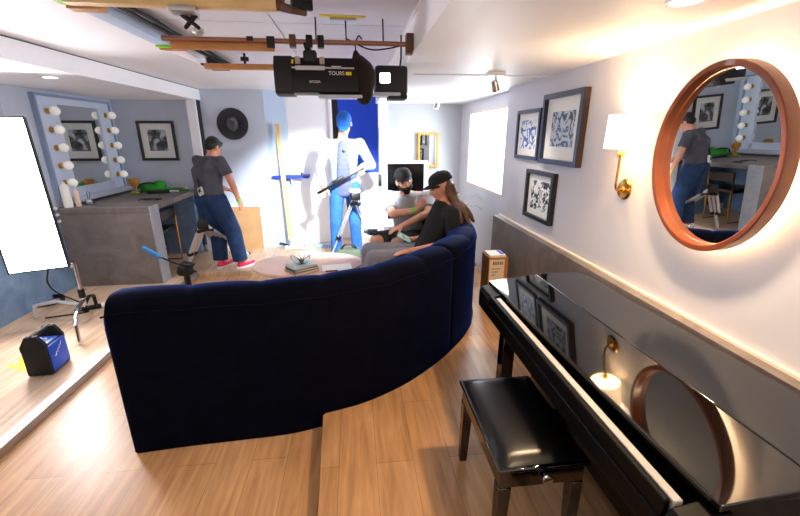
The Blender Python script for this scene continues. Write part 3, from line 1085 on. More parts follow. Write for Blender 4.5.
# gilt mirror on the right back wall
a, b = py(417.5, 133, 5.98), py(436.5, 167, 5.98)
gm = thing('gilt_mirror', 'small gilt framed mirror on the grey back wall', 'mirror', ((a.x + b.x) / 2, 6.0, b.z))
x0, x1, z0, z1 = a.x, b.x + .01, b.z, a.z
MB().box((x0, 5.94, z0), (x0 + .03, 6.0, z1)).box((x1 - .03, 5.94, z0), (x1, 6.0, z1)).box((x0 + .03, 5.94, z0), (x1 - .03, 6.0, z0 + .03)).box((x0 + .03, 5.94, z1 - .03), (x1 - .03, 6.0, z1)).build('frame', M_gold, gm, smooth=False, bevel=.003)
MB().box((x0 + .03, 5.955, z0 + .03), (x1 - .03, 5.97, z1 - .03)).build('glass', M_mirror, gm, smooth=False)
# monitor on a low cabinet
a, b = py(383, 161, 5.55), py(427, 226, 5.55)
cab = tag(MB().box((a.x + .16, 5.5, .05), (b.x - .02, 5.9, b.z - .14), bevel=.006).build('low_cabinet', M_white), 'low white cabinet behind the man in grey carrying a monitor', 'cabinet')
mo = thing('monitor', 'silver framed monitor with a black screen behind the man in grey', 'monitor', ((a.x + b.x) / 2, 5.6, b.z - .14))
MB().box((a.x, 5.56, b.z), (b.x, 5.62, a.z)).build('housing', mat('silver_plastic', (.80, .81, .83), .35), mo, bevel=.008)
MB().box((a.x + .06, 5.556, b.z + .12), (b.x - .06, 5.562, a.z - .04)).build('screen', mat('screen_black', (.02, .02, .025), .12), mo, smooth=False)
MB().box(((a.x + b.x) / 2 - .14, 5.58, b.z - .139), ((a.x + b.x) / 2 + .14, 5.74, b.z - .125)).box(((a.x + b.x) / 2 - .05, 5.62, b.z - .125), ((a.x + b.x) / 2 + .05, 5.64, b.z + .2)).build('stand', M_silver, mo, smooth=False)
# light stand beside the doorway
b = pz(381, 247, .05)
ls = thing('light_stand', 'thin silver light stand with a black clamp beside the doorway', 'stand', b)
t = py(378, 128, b.y)
MB().cyl(b + V((0, 0, .1)), b + V((0, 0, 1.75)), .011, seg=10).build('pole', M_silver, ls)
MB().obox(b + V((0, -.01, 1.02)), (.05, .05, .17), Matrix.Identity(3), .01).build('clamp', M_black, ls)
for k in range(3):
    an = k * 2 * PI / 3 + .5
    MB().tube([b + V((0, 0, .35)), b + V((.13 * math.cos(an), .13 * math.sin(an), .012))], .008, 8).build('leg', M_silver, ls)

# ------------------------------------------------------------ coffee table
tb = thing('coffee_table', 'low oval coffee table of pale wood inside the sofa curve', 'table', (-.52, 4.05, 0))
ZTab = .40
tc_ = V((-.52, 4.05, 0))
MB().lathe([(0, .365), (.98, .365), (1.0, .38), (.99, .40), (0, .40)], 56, Matrix.Translation(tc_) @ Matrix.Diagonal((.58, .40, 1, 1))).build('tabletop', mat('pale_pink_wood', (.80, .66, .58), .4, var=.12, scale=6), tb)
for sx in (-1, 1):
    for sy in (-1, 1):
        MB().cyl((tc_.x + sx * .34, tc_.y + sy * .22, .004), (tc_.x + sx * .28, tc_.y + sy * .18, .366), .016, .022, 12).build('leg', M_pine, tb)
ZB = .4005
cor = [pz(283, 264, .47), pz(295, 271, .47), pz(320, 265, .47), pz(309, 258, .47)]
bc = sum(cor, V()) / 4
ang = math.atan2((cor[2] - cor[1]).y, (cor[2] - cor[1]).x)
bw, bd = .27, .22
for k, (lab, mm, hh, da) in enumerate((('hardback book with a tan cover, bottom of the stack', (.66, .50, .38), .028, .03), ('hardback book with a charcoal cover, middle of the stack', (.25, .27, .28), .024, -.03), ('large pale grey green book on top of the stack, under the bowl', (.74, .80, .80), .022, .05))):
    bk = thing('book', lab, 'book', (bc.x, bc.y, ZB), 'books stacked on the coffee table')
    R = Rz(ang + da)
    s = 1 - .04 * k
    cmat = mat('book_cover_%s' % 'abc'[k], mm, .45)
    MB().obox((bc.x, bc.y, ZB + .0015), (bw * s, bd * s, .003), R).obox((bc.x, bc.y, ZB + hh - .0015), (bw * s, bd * s, .003), R).obox(V((bc.x, bc.y, ZB + hh / 2)) + R @ V((-bw * s / 2 + .002, 0, 0)), (.004, bd * s, hh), R).build('cover', cmat, bk, smooth=False)
    MB().obox((bc.x, bc.y, ZB + hh / 2), (bw * s - .012, bd * s - .012, hh - .0062), R).build('pages', M_paper, bk, smooth=False)
    ZB += hh + .0005
bo = thing('glass_bowl', 'clear glass bowl holding a dry twig on the stack of books', 'bowl', (bc.x, bc.y, ZB))
MB().lathe([(0, 0), (.04, 0), (.075, .02), (.095, .06), (.1, .085), (.096, .085), (.09, .06), (.07, .024), (0, .006)], 32, Matrix.Translation((bc.x - .01, bc.y + .01, ZB)), close=False).build('bowl_wall', M_glass, bo)
tw = MB()
for k in range(7):
    an = k * .9
    tw.tube([(bc.x, bc.y, ZB + .012), (bc.x + .03 * math.cos(an), bc.y + .03 * math.sin(an), ZB + .05), (bc.x + .085 * math.cos(an + .3), bc.y + .085 * math.sin(an + .3), ZB + .085)], [.006, .004, .002], 5)
tw.build('twig', mat('dry_twig', (.35, .32, .22), .8), bo)
p = pz(337, 268, .402)
R = Rz(.12)
mg = thing('magazine', 'white open magazine with a brown spine on the coffee table', 'magazine', p)
MB().obox(p + V((0, 0, .006)), (.3, .19, .012), R, .002).build('pages', M_paper, mg, smooth=False)
MB().obox(p + R @ V((-.06, -.1, .007)), (.12, .012, .013), R).build('spine', mat('brown_spine', (.45, .28, .18), .6), mg, smooth=False)
# floor clutter
p = pz(277, 245, .055)
co = MB()
co.tube(catmull([p + V((-.16, .02, .02)), p + V((-.08, -.06, .03)), p + V((.05, -.07, .03)), p + V((.12, 0, .03)), p + V((.05, .07, .04)), p + V((-.08, .06, .05)), p + V((-.13, 0, .05)), p + V((0, -.05, .055)), p + V((.2, -.1, .015))], 6), .017, 8)
tag(co.build('coiled_cable', M_frameb), 'coil of thick dark blue cable at the foot of the pine stick', 'cable')
p = pz(297, 249, .05)
ps = thing('power_strip', 'white power strip with black sockets lying on the bright stage floor', 'power strip', p)
MB().obox(p + V((0, 0, .03)), (.34, .07, .05), Rz(.05), .006).build('body', M_paper, ps)
for k in range(4):
    MB().cyl(p + V((-.11 + .075 * k, -.02, .05)), p + V((-.11 + .075 * k, -.02, .058)), .017, seg=12).build('socket', M_black, ps)
p = pz(325, 247, .05)
tag(MB().obox(p + V((0, 0, .025)), (.3, .06, .05), Rz(.1), .008).build('accessory_case', mat('pale_blue_case', (.55, .68, .85), .5)), 'flat pale blue case on the bright floor near the tripod', 'case')
p = V((py(349, 255, 4.8).x, 4.78, .05))
bg = thing('camera_bag', 'olive green camera bag with a round badge at the standing man\'s feet', 'bag', p)
MB().obox(p + V((0, .1, .13)), (.30, .2, .25), Rz(-.05), .03).build('body', mat('olive_canvas', (.33, .38, .30), .8, var=.15), bg)
MB().tube(catmull([p + V((-.1, .1, .25)), p + V((-.05, .1, .31)), p + V((.05, .1, .31)), p + V((.1, .1, .25))], 5), .012, 8).build('handle', M_black, bg)
MB().lathe([(.028, 0), (.06, 0), (.06, .012), (.028, .012), (.028, 0)], 24, Matrix.Translation(p + V((.02, -.005, .12))) @ Matrix.Rotation(PI / 2, 4, 'X'), close=False).build('badge', M_paper, bg)

# cardboard box beside the piano
cx0, cx1, cy0, cy1 = 1.19, 1.37, 3.28, 3.48
cb = thing('cardboard_box', 'tall cardboard box with a shipping label between sofa and piano', 'box', (1.28, 3.4, .1))
MB().box((cx0, cy0, .1), (cx1, cy1, .635)).build('carton', M_card, cb, smooth=False)
la, lb_ = py(490, 260, cy0), py(503, 281, cy0)
MB().box((la.x, cy0 - .002, lb_.z), (min(lb_.x, cx1 - .005), cy0 - .0004, la.z)).build('label', mat('label_paper', (.93, .84, .74), .7), cb, smooth=False)
bar = MB()
for k in range(9):
    xx = la.x + .03 + .011 * k
    bar.box((xx, cy0 - .003, la.z - .05), (xx + (.004 if k % 2 else .007), cy0 - .0022, la.z - .018))
for k in range(3):
    bar.box((la.x + .02, cy0 - .003, la.z - .09 - .03 * k), (la.x + .1 - .02 * k, cy0 - .0022, la.z - .084 - .03 * k))
bar.build('barcode', M_black, cb, smooth=False)
pp_ = thing('paper_parcel', 'white and blue parcel lying on top of the cardboard box', 'parcel', (1.27, 3.39, .6355))
MB().box((cx0 + .01, cy0 + .01, .6355), (cx1 - .02, cy1 - .02, .655)).build('wrap', M_paper, pp_, smooth=False)
MB().box((cx0 + .12, cy0 + .04, .6552), (cx1 - .03, cy1 - .04, .658)).build('blue_label', M_blue, pp_, smooth=False)

# plant in the corner behind the long haired man
pc = V((1.22, 4.66, 0))
pn = thing('potted_plant', 'potted plant with long thin leaves in the corner under the window', 'plant', pc)
MB().lathe([(0, 0), (.1, 0), (.13, .24), (.12, .25), (.11, .22), (0, .22)], 24, Matrix.Translation(pc)).build('pot', M_pot, pn)
st = MB()
st.tube([pc + V((0, 0, .2)), pc + V((.01, 0, .95))], .012, 6)
st.build('stem', M_leaf, pn)
rnd = random.Random(4)
lv = MB()
for k in range(34):
    an = rnd.uniform(0, 2 * PI)
    z0 = rnd.uniform(.4, .95)
    L = rnd.uniform(.25, .45)
    d0 = V((math.cos(an), math.sin(an), 0))
    side = V((-d0.y, d0.x, 0))
    pts = [pc + V((0, 0, z0)) + d0 * (L * t * .8) + V((0, 0, L * (1.3 * t - 1.0 * t * t))) for t in [i / 6 for i in range(7)]]
    pts = [V((min(q.x, 1.57), q.y, q.z)) for q in pts]
    prev = None
    for i, q in enumerate(pts):
        w = .026 * math.sin(PI * min(.98, (i + .4) / 6.6))
        a_ = lv.bm.verts.new(q + side * w)
        b_ = lv.bm.verts.new(q - side * w)
        if prev:
            lv.bm.faces.new((prev[0], a_, b_, prev[1]))
        prev = (a_, b_)
lv.build('leaves', M_leaf, pn)

# ------------------------------------------------------- tripods


def tripod(label, apex, feet, rs, tubecol, spreader=True):
    t = thing('tripod', label, 'tripod', (apex.x, apex.y, min(f.z for f in feet)))
    MB().obox(apex, (.12, .10, .09), Rz(.3), .015).obox(apex + V((0, 0, .05)), (.09, .08, .03), Rz(.3), .008).build('spider', M_black, t)
    for f in feet:
        d_ = f - apex
        sd = d_.cross(V((0, 0, 1))).normalized() * rs * 1.5
        L = MB()
        for s in (-1, 0, 1) if tubecol is M_silver else (-1, 1):
            L.cyl(apex + sd * s * 1.0, apex + d_ * .6 + sd * s, rs * .62, seg=8)
        lg = L.build('leg', tubecol, t)
        MB().obox(apex + d_ * .6, (sd.length * 2.8, .05, .045), frame(d_), .006).obox(apex + d_ * .1, (sd.length * 2.8, .05, .05), frame(d_), .006).build('clamp', M_black, lg)
        MB().cyl(apex + d_ * .58, apex + d_ * .97, rs * .8, seg=8).build('lower_tube', tubecol, lg)
        MB().ell(f + V((0, 0, .022)), (.026, .026, .022)).build('foot', M_rubber, lg)
    return t


ap = py(203, 225, 4.8)
fe = [pz(186, 271, .05), pz(228, 254, .05), pz(249, 255, .05)]
tripod('silver three tube tripod standing low at the left man\'s leg', ap, fe, .030, M_silver)
# fluid head with blue grip on a low base behind the sofa
hb = V((*pz(184, 279, .06).to_2d(), 0))
hb = V((-1.42, 3.92, 0))
fh = thing('fluid_head', 'black tripod fluid head with a blue gripped pan bar behind the sofa', 'tripod head', hb)
hc = py(186, 270, hb.y)
MB().cyl((hc.x, hb.y, .02), (hc.x, hb.y, hc.z - .05), .03, seg=14).build('column', M_blackm, fh)
for k in range(3):
    an = k * 2 * PI / 3 + .9
    MB().tube([(hc.x, hb.y, .12), (hc.x + .2 * math.cos(an), hb.y + .2 * math.sin(an), .014)], .012, 8).build('leg', M_blackm, fh)
MB().obox(hc, (.12, .10, .10), frame(V((.6, 1, .3))), .015).obox(hc + V((.02, 0, .06)), (.15, .06, .03), frame(V((.6, 1, .3))), .006).build('head', M_black, fh)
MB().cyl(hc + V((-.02, .06, 0)), hc + V((-.02, -.07, 0)), .04, seg=16).build('drag_knob', M_blackm, fh)
g0, g1 = py(197, 272, hb.y - .05), py(160, 257, hb.y - .1)
g2 = py(144, 248, hb.y - .12)
MB().cyl(g0, g1, .008, seg=10).build('pan_bar', M_blackm, fh)
MB().limb([g1, g1.lerp(g2, .5), g2], [.018, .02, .017]).build('grip', mat('sky_blue_foam', (.16, .52, .82), .6), fh)
# tripod before the standing man
ap2 = py(355, 196, 4.75)
fe2 = [pz(329, 262, .05), pz(385, 262, .05), pz(372, 250, .05)]
t2 = tripod('white silver tripod in front of the man in the blue cap', ap2, fe2, .014, mat('pale_silver', (.88, .89, .92), .3, .5))
MB().lathe([(0, 0), (.06, 0), (.07, .02), (.06, .045), (.05, .05), (0, .05)], 20, Matrix.Translation(ap2 + V((0, 0, .04)))).build('bowl', M_silver, t2)
q = py(372, 232, 4.7)
MB().obox(q, (.1, .08, .07), Rz(.4), .012).cyl(q + V((-.07, 0, 0)), q + V((.07, 0, .02)), .022, seg=10).build('leg_lock', M_blackm, t2)

# ------------------------------------------------------- ceiling rigging
PY, PZ = 2.36, 2.17
rig = thing('lighting_pipe', 'copper coloured lighting pipe hung across under the grey ceiling panels', 'pipe', (-.3, PY, PZ))
MB().cyl((-.95, PY, PZ), (.335, PY, PZ), .0125, seg=14).build('pipe', mat('copper_pipe', (.62, .44, .36), .35, .7), rig)
MB().box((.30, PY - .03, PZ - .05), (.3399, PY + .03, PZ + .05)).build('end_bracket', mat('bronze_metal', (.40, .28, .20), .45, .5), rig, bevel=.004)
for x in (-.18, -.02, .18):
    MB().cyl((x, PY + .02, PZ), (x, PY + .05, 2.299), .004, seg=6).build('hanger', M_blackm, rig)
for x, m in ((-.30, mat('bronze_metal', (.40, .28, .20), .45, .5)), (-.215, M_blackm), (-.155, M_blackm)):
    MB().obox((x, PY, PZ), (.035, .05, .06), Rz(.1), .005).build('clamp', m, rig)
tag(MB().box((-.92, PY + .014, PZ - .045), (-.40, PY + .04, PZ - .002), bevel=.003).build('pine_batten', M_pine), 'pine batten under the lighting pipe', 'batten')
p0, p1 = pz(95, -3, 2.19), pz(276, 9, 2.19)
yb_ = p1.y
tag(MB().box((-1.1, yb_, 2.19), (p1.x, yb_ + .05, 2.235), bevel=.003).build('pine_batten', M_pine2), 'thick pale batten nearest the camera under the ceiling', 'batten')
# bracket at the end of the near batten
br_ = thing('ceiling_bracket', 'brown angled bracket at the end of the near batten', 'bracket', (p1.x, yb_, 2.2))
q = V((p1.x, yb_ + .025, 2.21))
MB().limb([q, q + V((.03, .12, .02)), q + V((.09, .22, .03))], [.02, .018, .012]).obox(q + V((.0, .03, .045)), (.05, .08, .07), Matrix.Identity(3), .004).build('arm', mat('bronze_metal', (.40, .28, .20), .45, .5), br_)
MB().obox(q + V((.08, .21, .065)), (.1, .03, .045), Rz(.5), .004).build('plate', M_blackm, br_)
p0, p1 = pz(204, 65, 2.21), pz(273, 66, 2.21)
tag(MB().box((p0.x, p0.y, 2.185), (p1.x + .5, p0.y + .05, 2.225), bevel=.003).build('pine_batten', M_pine), 'far pine batten behind the lighting pipe', 'batten')
far = p0.copy()
hangers = MB()
tag(MB().cyl((far.x + .3, far.y + .02, 2.225), (far.x + .3, far.y + .02, 2.30), .01, seg=8).obox((far.x + .3, far.y + .02, 2.26), (.06, .03, .03), Rz(.3), .004).build('hanger_clamp', M_blackm), 'dark clamp holding the far batten to the ceiling', 'clamp', )
tag(MB().cyl((-.75, PY - .03, 2.185), (-.75, PY - .3, 2.30), .008, seg=8).obox((-.75, PY - .3, 2.28), (.1, .06, .03), Rz(.3), .004).ell((-.75, PY - .06, 2.195), (.03, .03, .02)).build('hanger_clamp', M_silver), 'silver clamp hanging the lighting pipe near the trunking', 'clamp')
q = V((-.66, yb_ + .02, 2.19))
sc_ = thing('scissor_clamp', 'grey scissor clamp gripping the thick near batten', 'clamp', q - V((0, 0, .06)))
MB().obox(q + V((0, 0, -.012)), (.10, .09, .02), Rz(.15), .004).obox(q + V((0, .06, .02)), (.07, .03, .09), Rz(.15), .004).build('jaw', M_alu, sc_)
MB().limb([q + V((-.02, .03, -.02)), q + V((.03, .05, -.06))], [.011, .008]).limb([q + V((.03, .03, -.02)), q + V((-.02, .05, -.06))], [.011, .008]).build('scissor_arm', M_blackm, sc_)
# white trunking with taped ends
tr_ = thing('cable_trunking', 'white cable trunking running along the ceiling at left', 'trunking', (-1.18, 3.0, 2.24))
MB().box((-1.235, 1.4, 2.25), (-1.14, 2.95, 2.297), bevel=.003).build('channel', mat('pale_blue_trunking', (.72, .79, .88), .45), tr_)
MB().box((-1.235, 3.15, 2.25), (-1.14, 3.9, 2.297), bevel=.003).build('channel', M_white, tr_)
for (y, m, w) in ((1.98, M_lime, .14), (2.97, M_lime, .05), (3.06, M_pink, .05)):
    MB().box((-1.243, y, 2.243), (-1.10, y + w, 2.296), bevel=.002).build('tape', m, tr_)
MB().box((-1.243, 2.14, 2.235), (-1.10, 2.2, 2.2965), bevel=.002).build('end_block', M_pine, tr_)
MB().box((-1.243, 3.02, 2.235), (-1.10, 3.05, 2.2965), bevel=.002).build('end_block', M_pine, tr_)
MB().box((-1.2, 3.62, 2.235), (-1.05, 3.92, 2.2965), bevel=.01).build('connector_box', mat('dark_blue_grey', (.18, .22, .30), .5), tr_)
cw = random.Random(2)
for k in range(5):
    pts = []
    for i in range(9):
        pts.append(V((-1.09 + .018 * k + cw.uniform(-.015, .015), 1.6 + .28 * i, 2.283 - .006 * (k % 3) + cw.uniform(-.01, .0))))
    tag(MB().tube(catmull(pts, 4), .006 + .001 * k, 6).build('ceiling_cable', M_rubber), 'black cable running along the ceiling beside the white trunking', 'cable', 'cables along the trunking')
tag(MB().tube(catmull([V((-.02, PY, PZ + .02)), V((.1, PY - .01, PZ - .03)), V((.2, PY - .01, PZ - .025)), V((.3, PY, PZ + .0))], 6), .004, 6).build('drooping_cable', M_rubber), 'thin black cable drooping along the right half of the pipe', 'cable')
for (xa, xb) in (((246), (253)), ((266), (275))):
    a, b = py(xa, 36, PY - .02), py(xb, 41 if xa < 260 else 48, PY - .02)
    tag(MB().box((a.x, PY - .02, b.z), (b.x, PY - .014, a.z)).build('tape_flag', M_black), 'black tape flag stuck to the pine batten', 'tape', 'black tape flags on the batten')
cp_ = thing('ceiling_plate', 'small grey plate with yellow tape on the ceiling above the pipe', 'plate', pz(345, 20, 2.299))
q = pz(343, 19, 2.30)
MB().box((q.x - .07, q.y - .04, 2.285), (q.x + .07, q.y + .04, 2.2995), bevel=.003).build('plate', M_alu, cp_)
MB().box((q.x - .12, q.y - .075, 2.296), (q.x + .12, q.y - .045, 2.2995)).build('tape', M_yellow, cp_, smooth=False)

# profile spot under the pipe
fx = thing('profile_spotlight', 'long black theatre profile spotlight hanging under the pipe', 'stage light', (-.15, PY, 1.93))
FYc = PY
ca_, cb_ = py(284, 76, FYc), py(358, 77, FYc)
axis = (cb_ - ca_).normalized()
cxm = (ca_ + cb_) / 2
half = (cb_ - ca_).length / 2
Rf = Matrix((axis, V((0, 1, 0)), axis.cross(V((0, 1, 0))))).transposed()


def extr(prof, a, b, m, name, par, bevel=.004):
    mb = MB()
    A_ = [mb.bm.verts.new(cxm + Rf @ V((a, y, z))) for y, z in prof]
    B2 = [mb.bm.verts.new(cxm + Rf @ V((b, y, z))) for y, z in prof]
    n = len(prof)
    for i in range(n):
        mb.bm.faces.new((A_[i], A_[(i + 1) % n], B2[(i + 1) % n], B2[i]))
    mb.bm.faces.new(A_[::-1])
    mb.bm.faces.new(B2)
    return mb.build(name, m, par, bevel=bevel)


oct_ = [(-.075, -.085), (-.04, -.095), (.04, -.095), (.075, -.085), (.075, .035), (.045, .085), (-.045, .085), (-.075, .035)]
extr(oct_, -half + .05, half, M_blackm, 'body', fx)
extr([(y * 1.06, z * 1.08) for y, z in oct_], -half - .04, -half + .055, M_black, 'lamp_cap', fx, .006)
extr([(-.077, .028), (-.077, .036), (.077, .036), (.077, .028)], -half + .05, half - .02, M_alu, 'trim_line', fx, .001)
extr([(-.065, -.112), (-.065, -.096), (.05, -.096), (.05, -.112)], -half + .18, half + .02, mat('pale_grey_metal', (.75, .77, .82), .4), 'underside_plate', fx, .002)
yk = MB()
for (a, b) in ((-.125, -.10), (.0, .025)):
    yk.obox(cxm + Rf @ V(((a + b) / 2, -.06, .052)), (.025, .012, .07), Rf @ Matrix.Rotation(.5, 3, 'X'))
yk.obox(cxm + Rf @ V((-.05, -.078, .03)), (.15, .012, .02), Rf)
yk.build('yoke', M_alu, fx, smooth=False)
MB().obox(cxm + Rf @ V((-.05, -.03, .09)), (.07, .06, .06), Rf, .012).limb([cxm + Rf @ V((-.05, -.02, .1)), cxm + Rf @ V((-.075, 0, .16))], [.02, .012]).build('clamp', M_black, fx)
MB().tube([cxm + Rf @ V((-.075, 0, .16)), V((cxm.x - .08, PY, PZ))], .006, 6).build('hanger', M_silver, fx)
Mt = Matrix.Translation(cxm + Rf @ V((.085, -.0765, .006))) @ Rf.to_4x4() @ Matrix.Rotation(PI / 2, 4, 'X')
text('lettering', 'TOURS', .026, Mt, M_paper, fx)
Mt2 = Matrix.Translation(cxm + Rf @ V((-.03, -.0765, -.036))) @ Rf.to_4x4() @ Matrix.Rotation(PI / 2, 4, 'X')
text('lettering', 'WOSSA', .017, Mt2, M_paper, fx)
MB().obox(cxm + Rf @ V((.148, -.0765, .006)), (.03, .002, .016), Rf).build('yellow_label', M_yellow, fx, smooth=False)
MB().obox(cxm + Rf @ V((-half + .045, -.062, .062)), (.035, .002, .025), Rf @ Matrix.Rotation(-.6, 3, 'X')).build('warning_label', M_yellow, fx, smooth=False)
MB().obox(cxm + Rf @ V((.085, -.062, .052)), (.05, .002, .035), Rf @ Matrix.Rotation(-.65, 3, 'X')).build('white_label', M_paper, fx, smooth=False)
# black cloth bag over its front end
sb = py(362, 78, PY)
bgp = MB()
bgp.ell(sb + V((-.015, 0, .055)), (.05, .075, .06)).ell(sb + V((.01, 0, 0)), (.066, .09, .095)).ell(sb + V((.01, .0, -.07)), (.052, .075, .07)).ell(sb + V((-.03, 0, .1)), (.02, .03, .04))
sbag = bgp.remesh('cloth_hood', mat('black_cloth', (.09, .06, .055), .9), fx, .008, 6)
MB().tube(catmull([sb + V((-.03, 0, .12)), sb + V((-.03, 0, .17)), sb + V((-.012, 0, .205)), sb + V((.005, 0, .19))], 5), .004, 6).build('hook', M_black, fx)

# second stage light behind, lit
f2 = thing('lit_spotlight', 'black stage light with a lit white lens behind the hooded spotlight', 'stage light', (.28, 2.75, 1.98))
a, b = py(374, 66, 2.75), py(406, 98, 2.75)
cc = (a + b) / 2
MB().obox(cc, (abs(b.x - a.x), .2, abs(a.z - b.z) * .92), Rz(0), .02).build('body', M_black, f2)
MB().obox(cc + V((.04, -.02, -abs(a.z - b.z) * .5)), (.12, .17, .03), Rz(0), .008).build('lens_shroud', M_black, f2)
l_ = py(385, 78, 2.75 - .1)
M_lens = mat('lit_lens', (1, 1, 1), .3, emit=(.9, .95, 1), estr=9)
MB().obox(l_ + V((0, -.003, 0)), (.06, .006, .055), Rz(0), .004).build('lens', M_lens, f2)
MB().obox(cc + V((-.03, -.06, -abs(a.z - b.z) * .43)), (.17, .1, .02), Rz(0), .004).build('reflector', mat('pale_grey_metal', (.75, .77, .82), .4), f2)
MB().tube([cc + V((.06, 0, abs(a.z - b.z) * .4)), cc + V((.07, 0, .14)), V((cc.x + .07, cc.y, 2.299))], .006, 6).build('hanger', M_blackm, f2)

# ceiling spots and downlights


def ceiling_spot(label, x, y, s, tilt):
    t = thing('ceiling_spot', label, 'ceiling light', (x, y, 2.0))
    MB().box((x - .055 * s, y - .055 * s, 2.108), (x + .055 * s, y + .055 * s, 2.1298), bevel=.004).build('base', M_white, t)
    MB().cyl((x, y, 2.108), (x, y, 2.05), .007, seg=8).build('arm', M_chrome, t)
    d_ = V(tilt).normalized()
    c = V((x, y, 2.04))
    MB().cyl(c - d_ * .04, c + d_ * .035, .024, .03, 18).build('lamp_head', M_chrome, t)
    MB().cyl(c + d_ * .0352, c + d_ * .04, .026, .026, 18).build('lens', mat('spot_lens', (1, 1, .97), .3, emit=(1, .96, .9), estr=6), t)
    return c + d_ * .06, d_


p = pz(496, 73, 2.128)
S1 = ceiling_spot('chrome ceiling spotlight on a square base nearest the pictures', p.x, p.y, 1, (.35, .3, -.9))
p = pz(437, 97, 2.128)
S2 = ceiling_spot('chrome ceiling spotlight far back near the gilt mirror', p.x, p.y, .9, (-.2, .6, -.75))


def downlight(label, x, y, z):
    t = thing('recessed_downlight', label, 'ceiling light', (x, y, z - .01))
    M = Matrix.Translation((x, y, z))
    MB().lathe([(.048, -.001), (.062, -.001), (.062, -.008), (.048, -.006), (.048, -.001)], 28, M, close=False).build('rim', M_white, t)
    MB().lathe([(0, -.003), (.048, -.003)], 24, M, close=False).build('lens', mat('downlight_lens', (1, 1, 1), .3, emit=(1, .93, .82), estr=8), t)


p = pz(686, 0, 2.13)
DL1 = V((p.x, p.y, 2.13))
downlight('recessed downlight in the low ceiling above the piano', p.x, p.y, 2.13)
DL_fill_left = V((-.75, .75, 2.30))  # extra downlight added out of view to light the foreground
downlight('added fill downlight, out of view in the grey ceiling panel overhead, left of the camera', DL_fill_left.x, DL_fill_left.y, 2.30)
DL_fill_near = V((.9, .25, 2.13))  # second added downlight, unseen, brightens the near piano end
downlight('added fill downlight, out of view in the low ceiling at the near end of the piano', DL_fill_near.x, DL_fill_near.y, 2.13)
p = pz(50, 77, 2.15)
DL2 = V((p.x, p.y, 2.15))
downlight('recessed downlight in the alcove ceiling above the left light panel', p.x, p.y, 2.15)
# ------------------------------------------------------------------ people
M_skin = mat('skin', (.86, .63, .52), .5, var=.06, scale=20)
M_skin2 = mat('skin_tanned', (.84, .59, .47), .5, var=.06, scale=20)
M_lip = mat('lip', (.66, .36, .32), .5)
M_eye = mat('eye_dark', (.07, .05, .05), .2)
M_brow = mat('brow_dark', (.14, .09, .07), .8)
M_hair = mat('dark_brown_hair', (.10, .075, .065), .6, var=.4, scale=40)
M_hair2 = mat('long_brown_hair', (.38, .25, .16), .45, var=.55, scale=26)
M_grey = mat('charcoal_cotton', (.30, .30, .34), .85, var=.12, scale=12, bump=.25, bscale=14)
M_heather = mat('heather_grey_cotton', (.60, .61, .63), .85, var=.08, scale=30, bump=.3, bscale=12)
M_blackc = mat('black_cotton', (.018, .018, .022), .85, var=.2, scale=12, bump=.25, bscale=14)
M_denim = mat('blue_denim', (.08, .20, .36), .85, var=.4, scale=9, bump=.3, bscale=22)
M_denim2 = mat('light_denim', (.16, .38, .66), .85, var=.3, scale=9, bump=.3, bscale=22)
M_pants = mat('grey_trousers', (.50, .50, .54), .85, var=.1, scale=14, bump=.25, bscale=14)
M_shorts = mat('dark_shorts', (.10, .11, .13), .85, var=.2, scale=12, bump=.2, bscale=14)
M_jacket = mat('pale_blue_shirt', (.58, .64, .76), .8, var=.05, scale=12, bump=.3, bscale=12)
M_tee = mat('lavender_tee', (.34, .36, .58), .85, var=.08, scale=12, bump=.3, bscale=14)
M_cap = mat('cap_black', (.03, .03, .035), .8)
M_capb = mat('cap_blue', (.08, .38, .75), .8)
M_pinks = mat('pink_shoe', (.90, .18, .38), .6, var=.2, scale=20)
M_band = mat('lime_band', (.35, .85, .15), .5)


def chain(mb, cs, rs, R, n=6):
    """torso: ellipsoids strung through centres cs with radii rs (right, forward, up)"""
    for (a, b, ra, rb) in zip(cs[:-1], cs[1:], rs[:-1], rs[1:]):
        for i in range(n + 1):
            t = i / n
            mb.ell(V(a).lerp(V(b), t), V(ra).lerp(V(rb), t), R, 14, 9)


def hand(mb, w, d, palm, thumb_side, curl=.5, s=1.0):
    """palm and five fingers from the wrist w along d; palm = direction the palm faces; thumb_side = across"""
    d = V(d).normalized()
    pn = V(palm)
    pn = (pn - d * pn.dot(d)).normalized()
    ts = d.cross(pn)
    if ts.dot(V(thumb_side)) < 0:
        ts = -ts
    Rm = Matrix((ts, d, -pn)).transposed()
    mb.cap(w - d * .02, w + d * .03, .024 * s, .026 * s)
    mb.ell(w + d * .055 * s, (.040 * s, .05 * s, .017 * s), Rm, 14, 9)
    for k, (o, L) in enumerate(((.030, .068), (.010, .078), (-.010, .072), (-.029, .056))):
        p = w + d * .085 * s + ts * o * s
        a = d
        pts = [p - d * .02 * s, p]
        for j in range(3):
            an = curl * (.55 + .35 * j)
            a = (d * math.cos(an) + pn * math.sin(an)).normalized()
            p = p + a * L * s * (.42, .32, .26)[j]
            pts.append(p)
        mb.limb(pts, [.0098 * s, .0098 * s, .0092 * s, .0085 * s, .0075 * s])
    p = w + d * .025 * s + ts * .028 * s
    a = (d * .6 + ts * .75 + pn * .25).normalized()
    b = (d * .9 + ts * .3 + pn * .4 * (1 + curl)).normalized()
    mb.limb([p, p + a * .042 * s, p + a * .042 * s + b * .032 * s, p + a * .042 * s + b * .055 * s], [.015 * s, .0125 * s, .011 * s, .009 * s])


def paint(o, c, r, idx, front=None):
    me = o.data
    o0 = ORG[o]
    for p in me.polygons:
        q = V(p.center) + o0 - c
        if (q.x / r[0]) ** 2 + (q.y / r[1]) ** 2 + (q.z / r[2]) ** 2 < 1:
            p.material_index = idx


